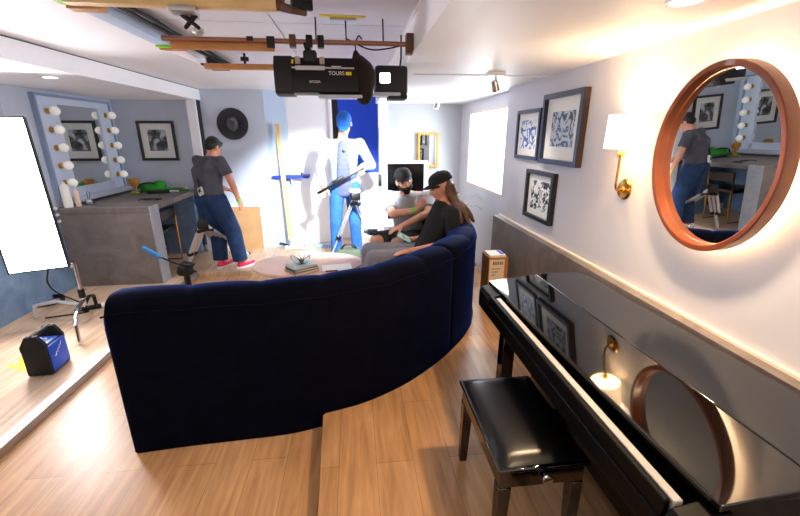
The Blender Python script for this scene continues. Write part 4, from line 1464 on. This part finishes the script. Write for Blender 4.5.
def head_shapes(mb, c, R, s=1.0):
    def at(x, y, z):
        return c + R @ V((x, y, z)) * s
    mb.ell(at(0, -.012, .03), (.076 * s, .098 * s, .092 * s), R)
    mb.ell(at(0, .03, -.02), (.064 * s, .068 * s, .085 * s), R)
    mb.ell(at(0, .04, -.072), (.048 * s, .05 * s, .04 * s), R)
    mb.ell(at(0, .072, -.096), (.022 * s, .02 * s, .018 * s), R)
    mb.limb([at(0, .094, .012), at(0, .115, -.026)], [.010 * s, .015 * s])
    mb.ell(at(0, .102, -.032), (.019 * s, .012 * s, .010 * s), R)
    mb.ell(at(0, .086, .034), (.052 * s, .018 * s, .012 * s), R)
    for k in (-1, 1):
        mb.ell(at(k * .042, .066, -.02), (.022 * s, .022 * s, .02 * s), R)
        mb.ell(at(k * .078, -.012, -.008), (.010 * s, .022 * s, .034 * s), R)
    mb.ell(at(0, .092, -.060), (.026 * s, .010 * s, .009 * s), R)


def person(label, org, J, C, lean=None):
    """J: joints in world space; C: clothes and looks"""
    t = thing('person', label, 'person', org)
    R = frame((J['shR'] - J['shL']).cross(V((0, 0, 1))) * -1 if lean is None else lean, J['chest'] - J['pelvis'])
    # shoulder axis runs to the person's right
    rx = (J['shR'] - J['shL']).normalized()
    uz = (J['neck'] - J['pelvis']).normalized()
    fy = uz.cross(rx).normalized()
    rx = fy.cross(uz)
    R = Matrix((rx, fy, uz)).transposed()
    J['R'] = R
    hf = V(J['face']).normalized()
    hup = J.get('crown', V((0, 0, 1)))
    Rh = frame(hf, hup)
    J['Rh'] = Rh
    s = C.get('s', 1)
    k = s
    mid = J['pelvis'].lerp(J['chest'], .5)
    cs = [J['pelvis'], mid, J['chest'], J['neck'] - uz * .06 * s]
    rs = [V((.15, .105, .11)) * s, V((.135, .095, .1)) * s, V((.155, .11, .11)) * s, V((.12, .075, .06)) * s]
    rs = [V((a.x * C.get('girth', 1), a.y * C.get('girth', 1), a.z)) for a in rs]
    b = MB()
    chain(b, cs, rs, R)
    b.limb([J['neck'] - uz * .05, J['neck'].lerp(J['head'], .55)], [.062 * s, .054 * s])
    head_shapes(b, J['head'], Rh, s)
    for S in 'LR':
        b.limb([J['neck'] - uz * .06 * s, J['sh' + S]], [.058 * s, .05 * s])
        b.limb([J['sh' + S], J['el' + S], J['wr' + S]], [.052 * s, .043 * s, .028 * s])
        e, w = J['el' + S], J['wr' + S]
        b.ell(e.lerp(w, .25), .043 * s)
        b.limb([J['hip' + S], J['kn' + S], J['an' + S]], [.086 * s, .056 * s, .038 * s])
        b.ell(J['kn' + S].lerp(J['an' + S], .28) , .056 * s)
        b.limb([J['an' + S], J['to' + S]], [.036 * s, .03 * s])
        hd_ = J['ha' + S]
        hand(b, J['wr' + S], hd_[0], hd_[1], hd_[2], hd_[3], s * .98)
    body = b.remesh('body', [C['skin'], M_lip, M_eye, M_brow], t, .0072, 3)
    hs = J['head']
    for kx in (-1, 1):
        paint(body, hs + Rh @ V((kx * .030, .084, .008)) * s, (.013, .014, .0065), 2)
        paint(body, hs + Rh @ V((kx * .032, .094, .030)) * s, (.020, .02, .0055), 3)
    paint(body, hs + Rh @ V((0, .098, -.060)) * s, (.022, .022, .009), 1)
    # shirt
    m = MB()
    inf = C.get('loose', .016)
    bot = J['pelvis'] - uz * C.get('hem', .02)
    cs2 = [bot, mid, J['chest'], J['neck'] - uz * .055 * s]
    rs2 = [V((a.x + inf, a.y + inf, a.z * .8)) for a in rs]
    rs2[0].z = .03
    rs2[-1] = rs[-1] + V((.01, .012, -.01))
    chain(m, cs2, rs2, R)
    fr_ = C.get('sleeve', .5)
    for S in 'LR':
        a, e, w = J['sh' + S], J['el' + S], J['wr' + S]
        m.limb([J['neck'] - uz * .075 * s, J['neck'].lerp(a, .6) - uz * .035 * s, a], [.056 * s, .064 * s, .06 * s])
        m.limb([J['chest'] - uz * .0 * s, a.lerp(J['chest'], .25) - uz * .02], [.1 * s, .075 * s])
        if fr_ <= 1:
            q = a.lerp(e, fr_)
            m.cap(a, a.lerp(e, .3), .062 * s, .066 * s)
            m.cyl(a, q, .062 * s, .07 * s, 16)
        else:
            q = e.lerp(w, fr_ - 1)
            m.limb([a, e], [.068 * s, .057 * s])
            m.cyl(e, q, .057 * s, .046 * s, 16)
    shirt = m.remesh(C.get('shirt_name', 'shirt'), C['shirt'], t, .0095, C.get('sit', 9))
    # trousers
    m = MB()
    chain(m, [J['pelvis'] - uz * .03, J['pelvis'] + uz * .06], [rs[0] + V((.008, .012, -.02)), rs[0] + V((-.004, .004, -.03))], R)
    lf = C.get('leg', 1.93)
    for S in 'LR':
        h, n_k, a = J['hip' + S], J['kn' + S], J['an' + S]
        m.cap(J['pelvis'].lerp(h, .7), h, .11 * s)
        r0, r1, r2 = C.get('legr', (.105, .078, .066))
        if lf <= 1:
            m.cyl(h, h.lerp(n_k, lf), r0 * s, r1 * s * 1.12, 18)
            m.ell(h, r0 * s)
        else:
            m.limb([h, n_k], [r0 * s, r1 * s])
            m.cyl(n_k, n_k.lerp(a, lf - 1), r1 * s, r2 * s, 18)
    m.remesh(C.get('pants_name', 'trousers'), C['pants'], t, .0095, 4)
    # shoes
    if 'shoe' in C:
        for S in 'LR':
            a, to = J['an' + S], J['to' + S]
            zb = C['floor'][S]
            fwd = (to - a)
            fwd.z = 0
            fwd.normalize()
            Rf_ = frame(fwd)
            c0 = V((a.x, a.y, zb)) + fwd * .06
            m = MB()
            m.ell(c0 + V((0, 0, .045)) - fwd * .06, (.04, .055, .045), Rf_).ell(c0 + V((0, 0, .04)) + fwd * .02, (.045, .09, .035), Rf_).ell(c0 + V((0, 0, .035)) + fwd * .09, (.046, .06, .03), Rf_)
            m.cap(c0 + V((0, 0, .05)) - fwd * .05, c0 + V((0, 0, .10)) - fwd * .055, .042, .04)
            sho = m.remesh('shoe', C['shoe'], t, .008, 3)
            m = MB()
            pr = [(.052 * math.cos(q), .145 * math.sin(q)) for q in [2 * PI * i / 24 for i in range(24)]]
            pr = [c0 + Rf_ @ V((x, y + .015, 0)) for x, y in pr]
            m.prism([(q.x, q.y) for q in pr], 'z', zb + .001, zb + .022)
            m.build('sole', C.get('sole', M_paper), sho, bevel=.003)
    return t, body, J


def ball_cap(t, J, m, s=1.0, back=False):
    c, Rh = J['head'], J['Rh']
    mb = MB()
    for i in range(9):
        pass
    prof = []
    M = Matrix.Translation(c + Rh @ V((0, -.012, .028)) * s) @ Rh.to_4x4() @ Matrix.Diagonal((.086 * s, .109 * s, .105 * s, 1))
    mb.lathe([(1.0, .16), (.99, .3), (.93, .55), (.78, .78), (.5, .93), (.2, .99), (0, 1.0)], 28, M, close=False)
    mb.lathe([(1.0, .16), (.96, .16), (.9, .5), (.5, .86), (0, .94)], 28, M, close=False)
    cap = mb.build('cap', m, t, angle=60)
    br = MB()
    n = 13
    rows = []
    for i in range(n):
        u = i / (n - 1) * 2 - 1
        x = u * .078
        y0 = .085 * math.sqrt(max(0, 1 - (u * .92) ** 2)) - .012 + .004
        y1 = y0 + .075 * (1 - abs(u) ** 2.4) + .003
        z = .050 - .020 * u * u
        rows.append([c + Rh @ V((x, y0, z)) * s, c + Rh @ V((x, (y0 + y1) / 2, z - .002)) * s, c + Rh @ V((x, y1, z - .010)) * s])
    up = Rh @ V((0, 0, .004))
    for lay in (0, 1):
        pass
    T = [[br.bm.verts.new(p + up) for p in r_] for r_ in rows]
    B3 = [[br.bm.verts.new(p - up) for p in r_] for r_ in rows]
    for i in range(n - 1):
        for j in range(2):
            br.bm.faces.new((T[i][j], T[i + 1][j], T[i + 1][j + 1], T[i][j + 1]))
            br.bm.faces.new((B3[i][j], B3[i][j + 1], B3[i + 1][j + 1], B3[i + 1][j]))
        br.bm.faces.new((T[i][2], T[i + 1][2], B3[i + 1][2], B3[i][2]))
        br.bm.faces.new((T[i][0], B3[i][0], B3[i + 1][0], T[i + 1][0]))
    for i in (0, n - 1):
        br.bm.faces.new((T[i][0], T[i][1], T[i][2], B3[i][2], B3[i][1], B3[i][0]))
    br.build('brim', m, cap, angle=50)
    MB().ell(c + Rh @ V((0, -.012, .134)) * s, .008).build('button', m, cap)
    return cap


def pose(org, yaw, s=1.0):
    """a world-space helper for a standing figure: x right, y forward, z up"""
    R = Rz(yaw)
    return lambda x, y, z: V(org) + R @ V((x * s, y * s, z * s))


D = V
# --- man at the left, back turned, looking down
g = pz(232, 267, .05)
g = V((g.x, g.y, .05))
W = pose(g, math.radians(-28), .965)
J = dict(pelvis=W(0, -.03, .95), chest=W(-.01, .05, 1.27), neck=W(0, .13, 1.46), head=W(.0, .22, 1.555), face=W(.0, .8, -.62) - W(0, 0, 0),
         shL=W(-.19, .07, 1.405), shR=W(.19, .07, 1.405), elL=W(-.26, .2, 1.14), elR=W(.265, .10, 1.13), wrL=W(-.10, .36, 1.0), wrR=W(.25, .19, .89),
         hipL=W(-.095, -.02, .92), hipR=W(.095, -.02, .92), knL=W(-.115, .03, .5), knR=W(.125, .05, .5), anL=W(-.12, -.06, .09), anR=W(.14, .03, .09), toL=W(-.12, .10, .04), toR=W(.17, .19, .04))
for k_, dx_ in dict(pelvis=-.13, hipL=-.13, hipR=-.13, chest=-.17, shL=-.16, shR=-.15, neck=-.17, head=-.19, elL=-.14, elR=-.13, wrL=-.12, wrR=-.12, knL=-.05, knR=-.05).items():
    J[k_] = J[k_] + V((dx_, 0, 0))
dn = W(-.05, .35, -.93) - W(0, 0, 0)
J['haR'] = (dn, W(-1, 0, 0) - W(0, 0, 0), W(0, 1, 0) - W(0, 0, 0), .6)
J['haL'] = (W(.6, .7, -.2) - W(0, 0, 0), W(0, 0, -1) - W(0, 0, 0), W(.6, -.6, 0) - W(0, 0, 0), .6)
man, mb_, J = person('person standing at left, back turned, charcoal T-shirt, jeans and pink shoes', g, J,
                     dict(skin=M_skin2, shirt=M_grey, pants=M_denim, shoe=M_pinks, floor={'L': .05, 'R': .05}, sleeve=.62, hem=-.02, loose=.026, girth=1.2, legr=(.132, .102, .092), leg=1.97, s=.98, pants_name='jeans', shirt_name='t_shirt'))
Rh, hc_ = J['Rh'], J['head']
hm = MB()
hm.ell(hc_ + Rh @ V((0, -.025, .038)), (.085, .098, .094), Rh).ell(hc_ + Rh @ V((0, -.06, -.015)), (.072, .055, .06), Rh).ell(hc_ + Rh @ V((0, .045, .095)), (.06, .05, .03), Rh)
hm.remesh('hair', M_hair, man, .008, 3)
R = J['R']
# radio pack and its strap on the belt
q = J['pelvis'] + R @ V((.03, -.165, .05))
rp_ = MB().obox(q, (.062, .028, .10), R @ Matrix.Rotation(-.35, 3, 'Y'), .006).build('radio_pack', mat('pack_cream', (.78, .78, .74), .5), man)
MB().obox(q + R @ V((0, -.015, .005)), (.035, .004, .045), R @ Matrix.Rotation(-.35, 3, 'Y'), .002).build('pack_window', M_black, rp_)
MB().tube(catmull([q + R @ V((-.01, -.005, .04)), q + R @ V((-.04, .0, .12)), q + R @ V((-.1, .03, .15)), q + R @ V((-.16, .09, .11))], 5), .014, 8).build('strap', M_black, man)
q0_ = J['elR'].lerp(J['wrR'], .9)
MB().cyl(q0_, q0_ + (J['wrR'] - J['elR']).normalized() * .022, .033, seg=18).build('wristband', M_band, man)

# --- man in the blue cap behind the tripod, facing the camera
g = V((py(345, 200, 5.12).x, 5.12, .05))
W = pose(g, PI, 1.075)
Wd = lambda x, y, z: W(x, y, z) - W(0, 0, 0)
bl_, br__ = py(318, 193, 4.82), py(363, 168, 4.82)
J = dict(pelvis=W(.0, -.03, .96), chest=W(0, .0, 1.30), neck=W(0, .06, 1.50), head=W(-.03, .11, 1.65), face=Wd(.06, .72, -.69),
         shL=W(-.195, .02, 1.44), shR=W(.195, .02, 1.44), elL=W(-.33, -.02, 1.19), elR=W(.275, .07, 1.16), wrL=br__ + V((-.03, .10, .0)), wrR=bl_ + V((.075, .10, .03)),
         hipL=W(-.09, 0, .92), hipR=W(.09, 0, .92), knL=W(-.115, .03, .5), knR=W(.12, .03, .5), anL=W(-.13, -.03, .09), anR=W(.13, -.03, .09), toL=W(-.15, .13, .04), toR=W(.15, .13, .04))
J['haR'] = (V((-.2, -.9, -.25)), V((.1, 0, -1)), V((1, 0, 0)), .9)
J['haL'] = (V((.1, -.9, -.2)), V((0, 0, -1)), V((-1, 0, 0)), .9)
man2, mb2, J = person('person standing in a blue cap, pale open shirt and light jeans, holding a slider rail', g, J,
                      dict(skin=M_skin, shirt=M_jacket, pants=M_denim2, shoe=mat('white_shoe', (.8, .82, .85), .6), floor={'L': .05, 'R': .05}, sleeve=1.85, hem=.03, loose=.028, s=1.055, girth=1.0, legr=(.098, .074, .068), leg=1.97, pants_name='jeans', shirt_name='open_shirt'))
ball_cap(man2, J, M_capb, 1.055)
R = J['R']
# the T-shirt showing between the open fronts, sunglasses at the collar
m = MB()
for i in range(12):
    t_ = i / 11
    c = (J['pelvis'] - J['R'] @ V((0, 0, .06))).lerp(J['neck'] - R @ V((0, 0, .07)), t_)
    w_ = .112 - .05 * t_
    dpt = .154 if t_ < .35 else .157 - .035 * max(0, t_ - .6) / .4
    m.ell(c + R @ V((0, dpt - .035, 0)), (w_, .045, .06), R, 12, 8)
m.remesh('t_shirt', M_tee, man2, .009, 4)
q = J['neck'] + R @ V((-.01, .12, -.13))
sg = MB()
for (dx, dz) in ((.0, 0), (.018, -.06)):
    sg.ell(q + R @ V((dx, .015, dz)), (.018, .008, .024), R @ Matrix.Rotation(.4, 3, 'Y'))
sg.tube([q + R @ V((0, .018, 0)), q + R @ V((.018, .018, -.06))], .004, 6)
sg.build('sunglasses', M_black, man2)
# slider rail in his hands
rl = thing('slider_rail', 'black camera slider rail held by the man in the blue cap', 'rail', (bl_ + br__) / 2)
dv = (br__ - bl_)
Rr = frame(dv)
MB().obox((bl_ + br__) / 2, (.05, dv.length * 1.03, .028), Rr, .005).build('rail', M_blackm, rl)
MB().obox((bl_ + br__) / 2 + Rr @ V((0, -.02, .025)), (.085, .16, .03), Rr, .006).build('carriage', M_black, rl)
tt = MB()
for k in range(14):
    tt.obox(bl_ + dv * ((k + .5) / 14) + Rr @ V((-.028, 0, 0)), (.008, .012, .02), Rr)
tt.build('rack_teeth', M_silver, rl, smooth=False)

# --- man in grey sitting at the far end of the sofa, arms crossed
pel = V((.60, 4.27, .60))
J = dict(pelvis=pel, chest=V((.565, 4.22, .93)), neck=V((.535, 4.17, 1.13)), head=py(404, 181, 4.10), face=V((.06, -.95, -.12)), crown=V((-.22, 0, 1)),
         shR=py(389, 196, 4.22), shL=py(431, 196, 4.22), elR=py(392, 214, 4.02), elL=py(428, 213, 4.0), wrR=py(417, 210, 3.92), wrL=py(402, 226, 3.86),
         hipR=pel + V((-.085, -.03, 0)), hipL=pel + V((.085, -.06, 0)), knR=py(375, 241, 3.88), knL=py(396, 243, 3.80))
J['anR'] = V((J['knR'].x + .02, J['knR'].y + .0, .10))
J['anL'] = V((J['knL'].x + .0, J['knL'].y + .05, .10))
J['toR'] = J['anR'] + V((-.07, -.13, -.05))
J['toL'] = J['anL'] + V((-.07, -.13, -.05))
J['haR'] = (V((.55, -.1, .8)), V((.3, .9, .2)), V((-.6, 0, .4)), .5)
J['haL'] = (V((-.9, -.2, -.35)), V((0, .1, -1)), V((0, -1, 0)), .25)
man3, mb3, J = person('person seated with crossed arms, black cap, dark beard, grey T-shirt and dark shorts', V((.5, 4.2, 0)), J,
                      dict(skin=M_skin, shirt=M_heather, pants=M_shorts, shoe=M_blackm, floor={'L': .002, 'R': .002}, sleeve=.75, hem=.0, loose=.022, girth=1.12, leg=.86, legr=(.11, .088, .07), pants_name='shorts', shirt_name='t_shirt'))
ball_cap(man3, J, M_cap, 1.03)
Rh, hc_ = J['Rh'], J['head']
bm_ = MB()
for a in range(-5, 6):
    an = a / 5 * 1.25
    bm_.ell(hc_ + Rh @ V((.062 * math.sin(an), .028 + .052 * math.cos(an), -.078 + .035 * abs(math.sin(an)) ** 2)), (.018, .018, .028), Rh)
bm_.ell(hc_ + Rh @ V((0, .066, -.104)), (.036, .028, .026), Rh)
bm_.limb([hc_ + Rh @ V((-.03, .090, -.058)), hc_ + Rh @ V((0, .102, -.046)), hc_ + Rh @ V((.03, .090, -.058))], [.007, .008, .007])
bm_.remesh('beard', M_brow, man3, .006, 2)
q0_ = J['elR'].lerp(J['wrR'], .86)
MB().cyl(q0_, q0_ + (J['wrR'] - J['elR']).normalized() * .026, .036, seg=18).build('wristband', M_band, man3)
ck = J['chest'] + J['R'] @ V((-.02, .165, .03))
MB().obox(ck, (.06, .006, .022), J['R'], .002).build('chest_print', M_black, man3)

# --- long haired man in black at the right, in profile, looking at a phone
pel = V((.64, 3.60, .585))
J = dict(pelvis=pel, chest=V((.80, 3.61, .91)), neck=V((.845, 3.61, 1.12)), head=py(441, 187, 3.60), face=V((-.93, -.05, -.36)), crown=V((.1, .0, 1)),
         shL=V((.865, 3.41, 1.03)), shR=V((.83, 3.80, 1.03)), elL=py(453, 243, 3.36), elR=py(426, 238, 3.86), wrL=py(411, 251, 3.36), wrR=py(415, 239, 3.74),
         hipL=pel + V((0, -.09, 0)), hipR=pel + V((0, .09, 0)), knL=py(374, 259, 3.45), knR=py(370, 251, 3.66))
J['anL'] = V((J['knL'].x - .06, J['knL'].y + .02, .10))
J['anR'] = V((J['knR'].x - .02, J['knR'].y - .0, .10))
J['toL'] = J['anL'] + V((-.15, -.02, -.05))
J['toR'] = J['anR'] + V((-.15, 0, -.05))
J['haL'] = (V((-1, 0, -.12)), V((0, .1, -1)), V((0, 1, 0)), .35)
J['haR'] = (V((-.95, -.25, .1)), V((-.1, -.2, 1)), V((0, -1, .2)), .75)
man4, mb4, J = person('person seated in profile, black cap, long brown hair, black T-shirt and grey trousers', V((.5, 3.6, 0)), J,
                      dict(skin=M_skin2, shirt=M_blackc, pants=M_pants, shoe=M_blackm, floor={'L': .002, 'R': .002}, sleeve=.72, hem=.01, loose=.02, girth=1.05, leg=1.95, legr=(.112, .088, .07), shirt_name='t_shirt'))
ball_cap(man4, J, M_cap, 1.08)
Rh, hc_ = J['Rh'], J['head']
hm = MB()
hm.ell(hc_ + Rh @ V((0, -.06, .0)), (.082, .055, .08), Rh)
base = hc_ + Rh @ V((0, -.06, -.02))
endp = [py(470, 226, 3.46), py(466, 228, 3.56), py(474, 222, 3.62), py(462, 224, 3.40)]
for k, e_ in enumerate(endp):
    o_ = Rh @ V(((-.05, .02, .05, -.06)[k], 0, 0))
    pts = catmull([base + o_ + V((0, 0, .03)), base + o_ * 1.1 + V((.035, 0, -.07)), e_.lerp(base, .35) + V((.012, 0, 0)), e_], 5)
    n = len(pts)
    hm.tube(pts, [.045 - .03 * (i / (n - 1)) ** 2 for i in range(n)], 10)
hm.limb([hc_ + Rh @ V((-.078, -.02, 0)), hc_ + Rh @ V((-.075, -.03, -.10)), hc_ + Rh @ V((-.07, -.06, -.18))], [.016, .02, .012])
hm.remesh('long_hair', M_hair2, man4, .008, 3)
gm_ = MB()
gm_.ell(hc_ + Rh @ V((0, .06, -.098)), (.034, .034, .026), Rh)
gm_.remesh('beard', mat('stubble', (.40, .28, .22), .8), man4, .006, 2)
w_ = J['wrR']
ph = w_ + V((-.11, -.055, .03))
phn = thing('smartphone', 'smartphone in a teal case held by the long haired man', 'phone', ph)
Rp = frame(V((-.75, .35, .35)), V((-.3, -.3, 1)))
MB().obox(ph, (.072, .15, .008), Rp, .003).build('case', mat('teal_case', (.25, .62, .60), .4), phn)
MB().obox(ph + Rp @ V((0, 0, .0046)), (.064, .14, .001), Rp).build('screen', mat('phone_screen', (.65, .82, .80), .15), phn, smooth=False)
# ----------------------------------------------------------------- lights


def light(name, kind, loc, energy, color=(1, 1, 1), size=.1, aim=None, spot=None, blend=.5, sy=None):
    d_ = bpy.data.lights.new(name, kind)
    d_.energy = energy
    d_.color = color
    if kind == 'AREA':
        d_.size = size
        if sy:
            d_.shape = 'RECTANGLE'
            d_.size_y = sy
    else:
        d_.shadow_soft_size = size
    if kind == 'SPOT':
        d_.spot_size = spot or 1.2
        d_.spot_blend = blend
    o = bpy.data.objects.new(name, d_)
    COL.objects.link(o)
    o.location = V(loc)
    if aim is not None:
        o.rotation_euler = (V(aim) - V(loc)).to_track_quat('-Z', 'Y').to_euler()
    return o


light('sconce_light', 'POINT', (sh.x, sh.y, 1.76), 5.5, (1, .78, .52), .04)
light('downlight_beam', 'SPOT', DL1 + V((0, 0, -.02)), 75, (1, .70, .42), .05, DL1 + V((-.25, .1, -1)), 2.3, .8)
light('downlight_beam', 'SPOT', DL2 + V((0, 0, -.02)), 30, (1, .95, .9), .04, DL2 + V((0, 0, -1)), 2.0, .8)
light('downlight_beam', 'SPOT', DL_fill_left + V((0, 0, -.02)), 14, (1, .86, .70), .05, DL_fill_left + V((-.1, .3, -1)), 2.5, .8)  # beam of the added fill downlight left of the camera
light('downlight_beam', 'SPOT', DL_fill_near + V((0, 0, -.02)), 22, (1, .72, .45), .05, DL_fill_near + V((-.4, .2, -1)), 2.3, .8)  # beam of the added fill downlight by the piano
light('ceiling_spot_beam', 'SPOT', S1[0], 9, (1, .9, .78), .03, S1[0] + S1[1], 1.6, .8)
light('ceiling_spot_beam', 'SPOT', S2[0], 12, (1, .9, .78), .03, S2[0] + S2[1], 1.6, .8)
# lit stage light throws its beam on the white panel and the man in the cap
light('stage_light_beam', 'SPOT', cc + V((-.05, .12, -.02)), 800, (.86, .93, 1), .06, (-.45, 5.6, .55), .86, .5)
# daylight through the slatted blind
light('window_daylight', 'AREA', (1.61, 4.82, 1.52), 42, (.90, .95, 1), 1.3, (0, 4.6, 1.2), sy=.85)

w = bpy.data.worlds.new('world')
SC.world = w
w.use_nodes = True
bg_ = w.node_tree.nodes['Background']
bg_.inputs['Color'].default_value = (1.0, .92, .84, 1)
bg_.inputs['Strength'].default_value = .52
vs = SC.view_settings
vs.view_transform = 'Standard'
vs.look = 'None'
vs.gamma = 1
vs.use_curve_mapping = False
vs.exposure = .8
try:
    SC.cycles.use_denoising = True
    SC.cycles.max_bounces = 12
    SC.cycles.diffuse_bounces = 8
    SC.cycles.sample_clamp_indirect = 6
except Exception:
    pass
